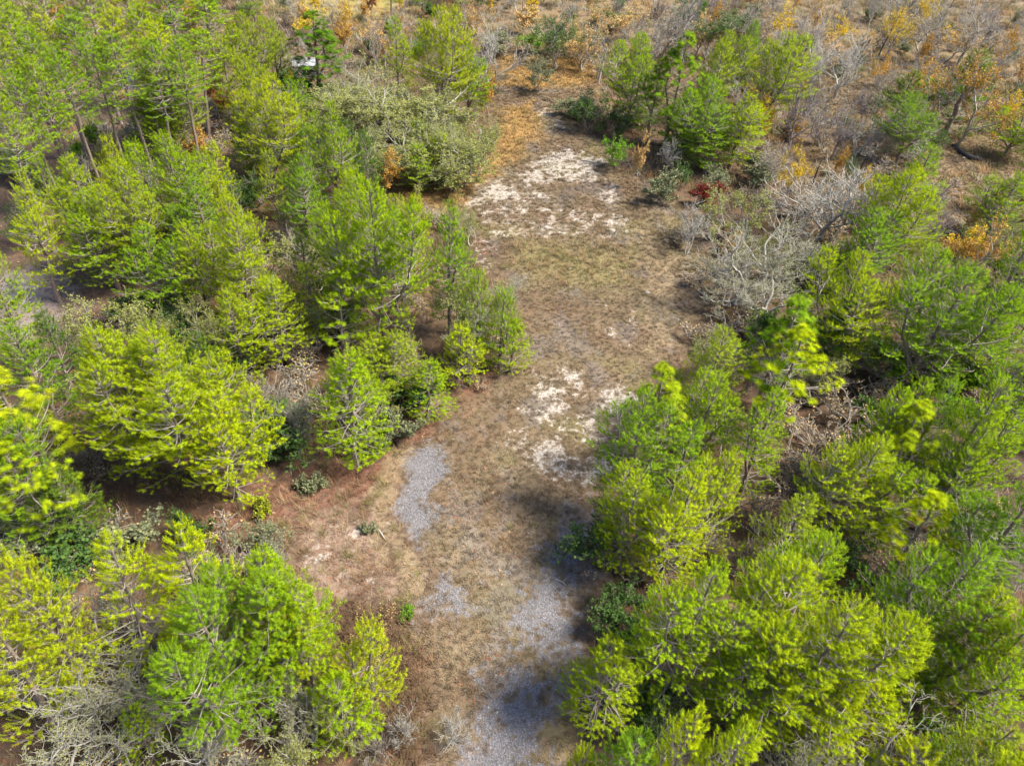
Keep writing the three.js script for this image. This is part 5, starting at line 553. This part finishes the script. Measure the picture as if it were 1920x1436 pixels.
{                                                                   // a label that several share says what its thing stands next to
  const count = {}; for (const m of made) count[m.g.userData.label] = (count[m.g.userData.label] ?? 0) + 1;
  for (const m of made) if (count[m.g.userData.label] > 1) {
    const nb = made.filter(o => o !== m && o.what !== m.what).map(o => [Math.hypot(o.x - m.x, o.z - m.z), o]).sort((a, b) => a[0] - b[0])[0][1];
    m.g.userData.label = `${m.front.replace('big broad', 'broad').replace('leafless twiggy', 'twiggy')} next to the ${nb.what}, ${NEAR[m.place]}`; m.g.userData.group = `${m.what} ${NEAR[m.place]}`;
  }
}

// ---------- dead wood ----------
function wood(name, label, pts, radii, mat, cat, extra = []) {
  const g = new THREE.Group(); g.name = numbered(name); scene.add(g); g.position.set(pts[0][0], 0, pts[0][2]); g.userData = { label, category: cat };
  const o = g.position, T = new Tubes(), P = new THREE.CatmullRomCurve3(pts.map(p => V(p[0], p[1], p[2]).sub(o))).getPoints(24), rr = rngOf(Math.round(pts[0][0] * 100));
  T.add(P, P.map((_, i) => { const f = i / 24 * (radii.length - 1), a = Math.floor(Math.min(f, radii.length - 1.001)); return (radii[a] + (radii[a + 1] - radii[a]) * (f - a)) * (.9 + rr() * .2) * (i === 0 || i === 24 ? .6 : 1); }), 9);
  T.add([P[0].clone().addScaledVector(V().subVectors(P[0], P[1]).normalize(), .02), P[0]], [.001, radii[0] * .6], 9); T.add([P[24], P[24].clone().addScaledVector(V().subVectors(P[24], P[23]).normalize(), .02)], [radii.at(-1) * .6, .001], 9);
  add('trunk', T.build(), mat, g);
  for (const [f, d, l, q] of extra) { const B = new Tubes(), a = P[Math.round(f * 24)], e = a.clone().add(V(...d).multiplyScalar(l)), mid = a.clone().lerp(e, .5).add(V(l * .06, l * .05, -l * .05)); B.add([a, mid, e], [q, q * .8, q * .35], 5); add('branch', B.build(), mat, g); }
  return g;
}
wood("fallen_log", "long black charred log lying across brown ground", [[43.17, 0.3, -76.12], [43.34, 0.3, -74.73], [43.82, 0.28, -73.49], [44.98, 0.25, -73.04]], [0.22, 0.26, 0.3, 0.24], BARK.char, "log", [[0.8, [0.6, 0.5, -0.5], 0.7, 0.08], [0.3, [-0.3, 0.7, 0.4], 0.4, 0.06]]);
wood("dead_snag", "pale broken snag standing at the narrow neck of the clearing", [[6.91, 0.0, -86.09], [7.11, 2.1, -86.09], [7.41, 4.2, -86.09]], [0.16, 0.128, 0.064], BARK.w, "dead trunk", [[0.7, [0.6, 0.7, 0.2], 0.8400000000000001, 0.055999999999999994], [0.55, [-0.6, 0.6, -0.3], 0.756, 0.048], [0.85, [-0.4, 0.8, 0.3], 0.63, 0.04]]);
wood("dead_snag", "short charred black trunk beside the yellow-leaved sapling", [[25.79, 0.0, -64.38], [25.81, 1.3, -64.38], [25.84, 2.6, -64.38]], [0.08, 0.064, 0.032], BARK.char, "dead trunk", [[0.7, [0.6, 0.7, 0.2], 0.52, 0.027999999999999997], [0.55, [-0.6, 0.6, -0.3], 0.46799999999999997, 0.024], [0.85, [-0.4, 0.8, 0.3], 0.39, 0.02]]);
wood("dead_snag", "short charred black trunk behind the whitish leafless tree", [[30.62, 0.0, -66.86], [30.7, 1.3, -66.86], [30.82, 2.6, -66.86]], [0.08, 0.064, 0.032], BARK.char, "dead trunk", [[0.7, [0.6, 0.7, 0.2], 0.52, 0.027999999999999997], [0.55, [-0.6, 0.6, -0.3], 0.46799999999999997, 0.024], [0.85, [-0.4, 0.8, 0.3], 0.39, 0.02]]);
wood("dead_snag", "slim dark leaning trunk in the leafless oak scrub", [[44.21, 0.0, -103.92], [44.69, 3.0, -104.12], [45.410000000000004, 6, -104.42]], [0.09, 0.072, 0.036], BARK.char, "dead trunk", [[0.7, [0.6, 0.7, 0.2], 1.2000000000000002, 0.0315], [0.55, [-0.6, 0.6, -0.3], 1.08, 0.027], [0.85, [-0.4, 0.8, 0.3], 0.8999999999999999, 0.0225]]);
wood("dead_snag", "tall dark leaning trunk beside the orange-leaved tree", [[52.43, 0.0, -109.21], [53.07, 3.75, -109.41], [54.03, 7.5, -109.71]], [0.1, 0.08000000000000002, 0.04000000000000001], BARK.char, "dead trunk", [[0.7, [0.6, 0.7, 0.2], 1.5, 0.034999999999999996], [0.55, [-0.6, 0.6, -0.3], 1.3499999999999999, 0.03], [0.85, [-0.4, 0.8, 0.3], 1.125, 0.025]]);
wood("dead_snag", "thin grey leaning trunk in the leafless oak scrub", [[44.25, 0.0, -101.87], [44.57, 2.75, -101.87], [45.05, 5.5, -101.87]], [0.11, 0.08800000000000001, 0.044000000000000004], BARK.v, "dead trunk", [[0.7, [0.6, 0.7, 0.2], 1.1, 0.0385], [0.55, [-0.6, 0.6, -0.3], 0.99, 0.033], [0.85, [-0.4, 0.8, 0.3], 0.825, 0.0275]]);
wood("fallen_branch", "pale fallen pole at the edge of the white sand streaks", [[4.97, 0.1, -28.94], [5.51, 0.16, -28.77], [5.96, 0.12, -28.59]], [0.05, 0.0425, 0.025], BARK.w, "branch", [[0.6, [0.5, 0.5, -0.4], 0.4, 0.025], [0.35, [-0.5, 0.3, 0.4], 0.35, 0.022500000000000003]]);
wood("fallen_branch", "thin grey stick lying on the shaded gravel", [[2.75, 0.1, -20.32], [3.07, 0.16, -20.15], [3.3, 0.12, -19.98]], [0.03, 0.0255, 0.015], BARK.w, "branch", [[0.6, [0.5, 0.5, -0.4], 0.4, 0.015], [0.35, [-0.5, 0.3, 0.4], 0.35, 0.0135]]);
wood("fallen_branch", "bleached stick on the straw ridge beside the gravel strip", [[-6.21, 0.1, -22.52], [-5.8, 0.16, -22.12], [-5.49, 0.12, -21.71]], [0.05, 0.0425, 0.025], BARK.w, "branch", [[0.6, [0.5, 0.5, -0.4], 0.4, 0.025], [0.35, [-0.5, 0.3, 0.4], 0.35, 0.022500000000000003]]);
wood("fallen_branch", "pale dead branch on the big white sand patch", [[4.71, 0.1, -65.79], [5.5, 0.16, -65.57], [6.18, 0.12, -65.35]], [0.05, 0.0425, 0.025], BARK.w, "branch", [[0.6, [0.5, 0.5, -0.4], 0.4, 0.025], [0.35, [-0.5, 0.3, 0.4], 0.35, 0.022500000000000003]]);
wood("fallen_branch", "white bleached branch under the big orange oak", [[50.54, 0.1, -81.02], [49.42, 0.16, -79.53], [48.21, 0.12, -78.04]], [0.06, 0.051, 0.03], BARK.w, "branch", [[0.6, [0.5, 0.5, -0.4], 0.4, 0.03], [0.35, [-0.5, 0.3, 0.4], 0.35, 0.027]]);
wood("fallen_branch", "grey dead branch in the brown weeds", [[-5.32, 0.1, -16.71], [-4.95, 0.16, -16.87], [-4.68, 0.12, -17.02]], [0.05, 0.0425, 0.025], BARK.w, "branch", [[0.6, [0.5, 0.5, -0.4], 0.4, 0.025], [0.35, [-0.5, 0.3, 0.4], 0.35, 0.022500000000000003]]);

// ---------- shelter and metal sheet among the trees ----------
{
  const S = new THREE.Group(); S.name = 'open_shelter'; S.position.set(-24.5, 0, -79.88); S.rotation.y = .25; scene.add(S);
  S.userData = { label: 'small open shelter with a white sheet roof half hidden by a tufted pine', category: 'shelter' };
  const white = std(.50, .52, .54, { roughness: .5, map: barkTint }), dark = std(.05, .05, .055), post = std(.12, .10, .085);
  const roof = new THREE.BoxGeometry(2.6, .07, 2.2, 14, 1, 1); { const p = roof.attributes.position; for (let i = 0; i < p.count; i++) p.setY(i, p.getY(i) + (Math.round((p.getX(i) + 1.3) / 2.6 * 14) % 2) * .035 - p.getZ(i) * .05); roof.computeVertexNormals(); }
  const rm = add('roof', roof, white, S); rm.position.y = 1.95;
  for (const [x, z] of [[-1.15, -.9], [1.15, -.9], [-1.15, .9], [1.15, .9]]) { const q = add('post', new THREE.CylinderGeometry(.05, .06, 1.9, 8), post, S); q.position.set(x, .95, z); }
  const wall = add('back_wall', new THREE.BoxGeometry(2.3, 1.5, .05), dark, S); wall.position.set(0, .85, -.86);
  const rail = add('front_panel', new THREE.BoxGeometry(2.3, .55, .05), dark, S); rail.position.set(0, 1.5, .86);
}
{
  const sh = new THREE.Shape(), n = 16, w = 1.5; sh.moveTo(-w / 2, 0); for (let i = 0; i <= n; i++) sh.lineTo(-w / 2 + w * i / n, (i % 2) * .05); for (let i = n; i >= 0; i--) sh.lineTo(-w / 2 + w * i / n, (i % 2) * .05 + .012);
  const geo = new THREE.ExtrudeGeometry(sh, { depth: 2.1, bevelEnabled: false }); geo.rotateX(-Math.PI / 2);
  const m = add('metal_sheet', geo, std(.42, .47, .52, { roughness: .45, metalness: .5, map: barkTint }), scene); m.position.set(-40.87, -.02, -73.7); m.rotation.set(-.18, .3, 0);
  m.userData = { label: 'pale grey ribbed metal sheet propped upright among tall pine trunks', category: 'metal sheet' };
}

// ---------- stones on the clearing ----------
{
  const geos = [0, 1, 2, 3].map(s => { const g = new THREE.IcosahedronGeometry(1, 2), p = g.attributes.position, r = rngOf(300 + s), o = [r() * 9, r() * 9]; for (let i = 0; i < p.count; i++) { const v = V().fromBufferAttribute(p, i), k = 1 + .28 * vn(v.x * 1.3 + o[0], v.y * 1.3 + v.z * 1.7 + o[1]) + .1 * vn(v.x * 4 + o[1], v.z * 4 + v.y * 3); p.setXYZ(i, v.x * k, Math.max(-.4, v.y * k * .6), v.z * k * .8); } g.computeVertexNormals(); return g; });
  const mats = [std(.50, .45, .38, { map: barkTint }), std(.42, .38, .32, { map: barkTint }), std(.54, .50, .44, { map: barkTint })];
  const r = rngOf(55), ROCKS = [[9.19, -44.9, 0.154, 18], [9.05, -41.43, 0.084, 18], [9.36, -40.39, 0.082, 18], [7.63, -41.48, 0.084, 18], [9.98, -39.43, 0.081, 18], [13.32, -45.63, 0.133, 18], [13.64, -49.39, 0.117, 18], [13.25, -48.59, 0.092, 18], [12.56, -48.93, 0.093, 18], [-2.49, -58.78, 0.236, 3], [-3.47, -54.06, 0.124, 3], [0.0, -53.77, 0.124, 3], [1.94, -54.09, 0.099, 3], [3.9, -55.74, 0.127, 3], [5.04, -57.31, 0.103, 3], [8.31, -55.58, 0.101, 5], [6.0, -52.63, 0.122, 3], [7.3, -53.08, 0.098, 3], [-1.8, -51.62, 0.12, 3], [-0.7, -50.74, 0.095, 3], [-0.46, -87.47, 0.14, 4], [-2.49, -85.28, 0.207, 4], [5.43, -91.37, 0.181, 4], [3.22, -88.68, 0.142, 4], [3.51, -79.47, 0.163, 4], [4.07, -78.85, 0.13, 4], [2.57, -74.56, 0.187, 4], [-1.35, -82.58, 0.168, 4], [30.84, -81.7, 0.2, 15], [31.74, -81.16, 0.199, 15], [32.53, -80.45, 0.165, 15], [41.74, -99.08, 0.232, 15], [41.5, -96.35, 0.151, 15], [43.43, -73.54, 0.246, 6], [45.64, -78.62, 0.162, 6], [16.54, -61.92, 0.136, 5], [17.01, -61.3, 0.108, 5], [30.98, -70.95, 0.15, 6], [34.27, -68.53, 0.146, 6], [13.0, -52.51, 0.122, 5], [15.52, -53.73, 0.124, 5], [37.61, -57.7, 0.13, 22], [9.0, -19.97, 0.043, 16], [3.26, -19.43, 0.042, 1], [4.25, -19.58, 0.043, 1], [3.21, -18.19, 0.041, 1], [-2.99, -28.84, 0.102, 0], [-4.06, -20.47, 0.058, 8], [-5.6, -19.3, 0.085, 8], [-5.18, -19.06, 0.07, 8], [-8.32, -20.35, 0.087, 8], [-6.71, -18.77, 0.042, 8], [4.69, -24.74, 0.047, 2], [5.8, -28.69, 0.085, 2], [9.02, -45.21, 0.088, 18], [12.27, -57.6, 0.104, 5], [14.07, -42.99, 0.086, 18], [7.26, -38.51, 0.06, 2], [6.28, -36.22, 0.077, 2], [1.43, -35.09, 0.076, 2], [0.08, -29.82, 0.087, 2], [-0.61, -28.9, 0.068, 2], [27.14, -58.24, 0.13, 5], [31.87, -56.78, 0.103, 22], [2.46, -45.97, 0.089, 2], [3.56, -47.21, 0.091, 18], [-2.03, -48.96, 0.116, 20], [-2.26, -46.69, 0.09, 20], [6.04, -42.81, 0.085, 2]];
  ROCKS.forEach(([x, z, s, place], i) => {
    const m = add(numbered('pale_stone'), geos[i % 4], mats[i % 3], scene); m.position.set(x, hgt(x, z) + s * .12, z); m.rotation.y = r() * 6.28; m.scale.set(s * (.8 + r() * .5), s * (.6 + r() * .3), s * (.7 + r() * .5));
    m.userData = { label: `${s > .2 ? 'large ' : 'small '}pale limestone rock lying on the ground ${PLACES[place]}`, category: 'rock', group: `pale rocks ${PLACES[place]}` };
  });
}

// ---------- grass, litter and gravel: uncountable ----------
function scatter(name, label, category, geo, mat, tries, area, accept) {
  const r = rngOf(900 + name.length), M = [], C = [], m4 = new THREE.Matrix4(), q = new THREE.Quaternion(), e = new THREE.Euler(), col = new THREE.Color();
  for (let i = 0; i < tries; i++) {
    const u = r(), x = area[0] + (area[1] - area[0]) * r(), z = area[2] + (area[3] - area[2]) * u, c = groundAt(x, z), a = accept(x, z, c, r);
    if (!a) continue;
    e.set(...a.e); q.setFromEuler(e); m4.compose(V(x, hgt(x, z) + (a.y ?? 0), z), q, V(...a.s)); M.push(m4.clone()); C.push(a.c);
  }
  const im = new THREE.InstancedMesh(geo, mat, M.length); M.forEach((m, i) => { im.setMatrixAt(i, m); im.setColorAt(i, col.setRGB(...C[i])); });
  im.name = name; im.castShadow = im.receiveShadow = true; im.userData = { kind: 'stuff', label, category }; scene.add(im); console.log(name, M.length);
}
function clump(seed, blades, hgt_, spread, w) { const r = rngOf(seed), p = []; for (let i = 0; i < blades; i++) { const a = r() * 6.28, d = r() * spread, x = Math.cos(a) * d, z = Math.sin(a) * d, b = r() * 6.28, l = hgt_ * (.6 + r() * .8), t = .5 + r() * .9; p.push(x - Math.sin(b) * w, -.01, z + Math.cos(b) * w, x + Math.sin(b) * w, -.01, z - Math.cos(b) * w, x + Math.cos(b) * l * t, l, z + Math.sin(b) * l * t); } const g = new THREE.BufferGeometry(); g.setAttribute('position', new THREE.Float32BufferAttribute(p, 3)); g.computeVertexNormals(); return g; }
const plain = new THREE.MeshStandardMaterial({ color: 0xffffff, roughness: 1, side: THREE.DoubleSide });
const CLEAR = [-16, 24, -75, -9];
scatter('dry_grass', 'short dry brown grass covering the clearing', 'grass', clump(1, 9, .09, .16, .012), plain, 250000, [-20, 60, -105, -9], (x, z, c, r) => {
  if ((info.clear < .5 && info.zone !== 'scrub') || info.sand > .3 || info.gravel > .55 || (z < -48 && r() < .35)) return null;
  const k = .62 + r() * 1.0, s = (.7 + r() * .8) * (z < -48 ? 1.5 : 1); return { e: [0, r() * 6.28, 0], s: [s, s * (info.zone === 'weeds' ? 2.4 : info.zone === 'ochre' || info.zone === 'straw' ? 1.3 : 1), s], c: [c[0] * k, c[1] * k * (.96 + r() * .1), c[2] * k] };
});
scatter('weed_tufts', 'knee-high brown and olive weeds along the clearing edge', 'weeds', clump(2, 26, .42, .22, .010), plain, 42000, [-26, 26, -100, -9], (x, z, c, r) => {
  const ok = info.zone === 'weeds' ? 1 : info.zone === 'russet' || info.zone === 'pink' ? .3 : info.zone === 'forest' ? .30 : info.zone === 'ochre' ? .12 : info.zone === 'olive' ? .25 : info.zone === 'scrub' ? .3 : .05;
  if (info.sand > .3 || info.gravel > .3 || r() > ok) return null;
  const t = r(), s = (.5 + r() * .8) * (info.zone === 'clear' || info.zone === 'straw' ? .55 : 1), k = .7 + r() * .7, b = t < .3 ? [.17, .16, .05] : t < .7 ? [.22, .13, .07] : [.28, .20, .11]; return { e: [0, r() * 6.28, 0], s: [s, s, s], c: b.map(v => v * k) };
});
scatter('scrub_undergrowth', 'low mixed tan, grey and olive undergrowth of the far scrub', 'undergrowth', clump(3, 34, .62, .5, .016), plain, 30000, [-75, 100, -175, -44], (x, z, c, r) => {
  if ((info.zone !== 'scrub' && info.zone !== 'field' && !(info.zone === 'forest' && (z < -62 || x > 26))) || info.sand > .3 || r() > (z < -95 ? .85 : .4)) return null;
  const t = r(), s = .5 + r() * 1.1, k = .75 + r() * .6, b = t < .3 ? [.28, .20, .10] : t < .5 ? [.22, .20, .085] : t < .72 ? [.30, .27, .225] : t < .9 ? [.30, .17, .07] : [.13, .15, .05]; return { e: [0, r() * 6.28, 0], s: [s, s * .8, s], c: b.map(v => v * k) };
});
const leafGeo = new THREE.BufferGeometry(); leafGeo.setAttribute('position', new THREE.Float32BufferAttribute([0, 0, -.09, .04, .015, 0, -.04, .012, 0, 0, .02, .09, -.04, .012, 0, .04, .015, 0], 3)); leafGeo.computeVertexNormals();
scatter('leaf_litter', 'fallen russet and tan leaves covering the wood floor', 'leaf litter', leafGeo, plain, 60000, [-40, 44, -110, -8], (x, z, c, r) => {
  if (info.zone === 'clear' || info.zone === 'field' || info.zone === 'gravel' || info.sand > .3 || (info.zone === 'scrub' && r() > .5) || (info.zone === 'forest' && r() > .35)) return null;
  const t = r(), k = .6 + r() * .7, b = t < .45 ? [.26, .11, .055] : t < .75 ? [.33, .21, .12] : [.20, .13, .09], s = .6 + r() * .8; return { e: [(r() - .5) * .9, r() * 6.28, (r() - .5) * .9], s: [s, s, s], c: b.map(v => v * k), y: .01 };
});
const peb = new THREE.IcosahedronGeometry(1, 0); peb.scale(1, .55, .8);
scatter('gravel_stones', 'loose bluish grey gravel on the old track', 'gravel', peb, plain, 420000, [-9, 12, -32, -9], (x, z, c, r) => {
  if (info.gravel < .35 || r() > info.gravel) return null;
  const s = .018 + r() * r() * .035, k = .11 + r() * .20; return { e: [r(), r() * 6.28, r()], s: [s, s, s], c: [k * .96, k * .93, k], y: s * .2 };
});
scatter('sand_chips', 'small white shell and lime chips strewn on the sandy ground', 'stone chips', peb, plain, 60000, [-16, 24, -90, -9], (x, z, c, r) => {
  const n = vn(x * .35 + 40, z * .35); if (info.clear < .5 || r() > (info.sand > .4 ? .5 : sstep(.1, .9, n) * .13)) return null;
  const s = .02 + r() * r() * .06, k = .34 + r() * .14; return { e: [r(), r() * 6.28, r()], s: [s, s, s], c: [k, k * .93, k * .84], y: s * .1 };
});
renderer.render(scene, camera);
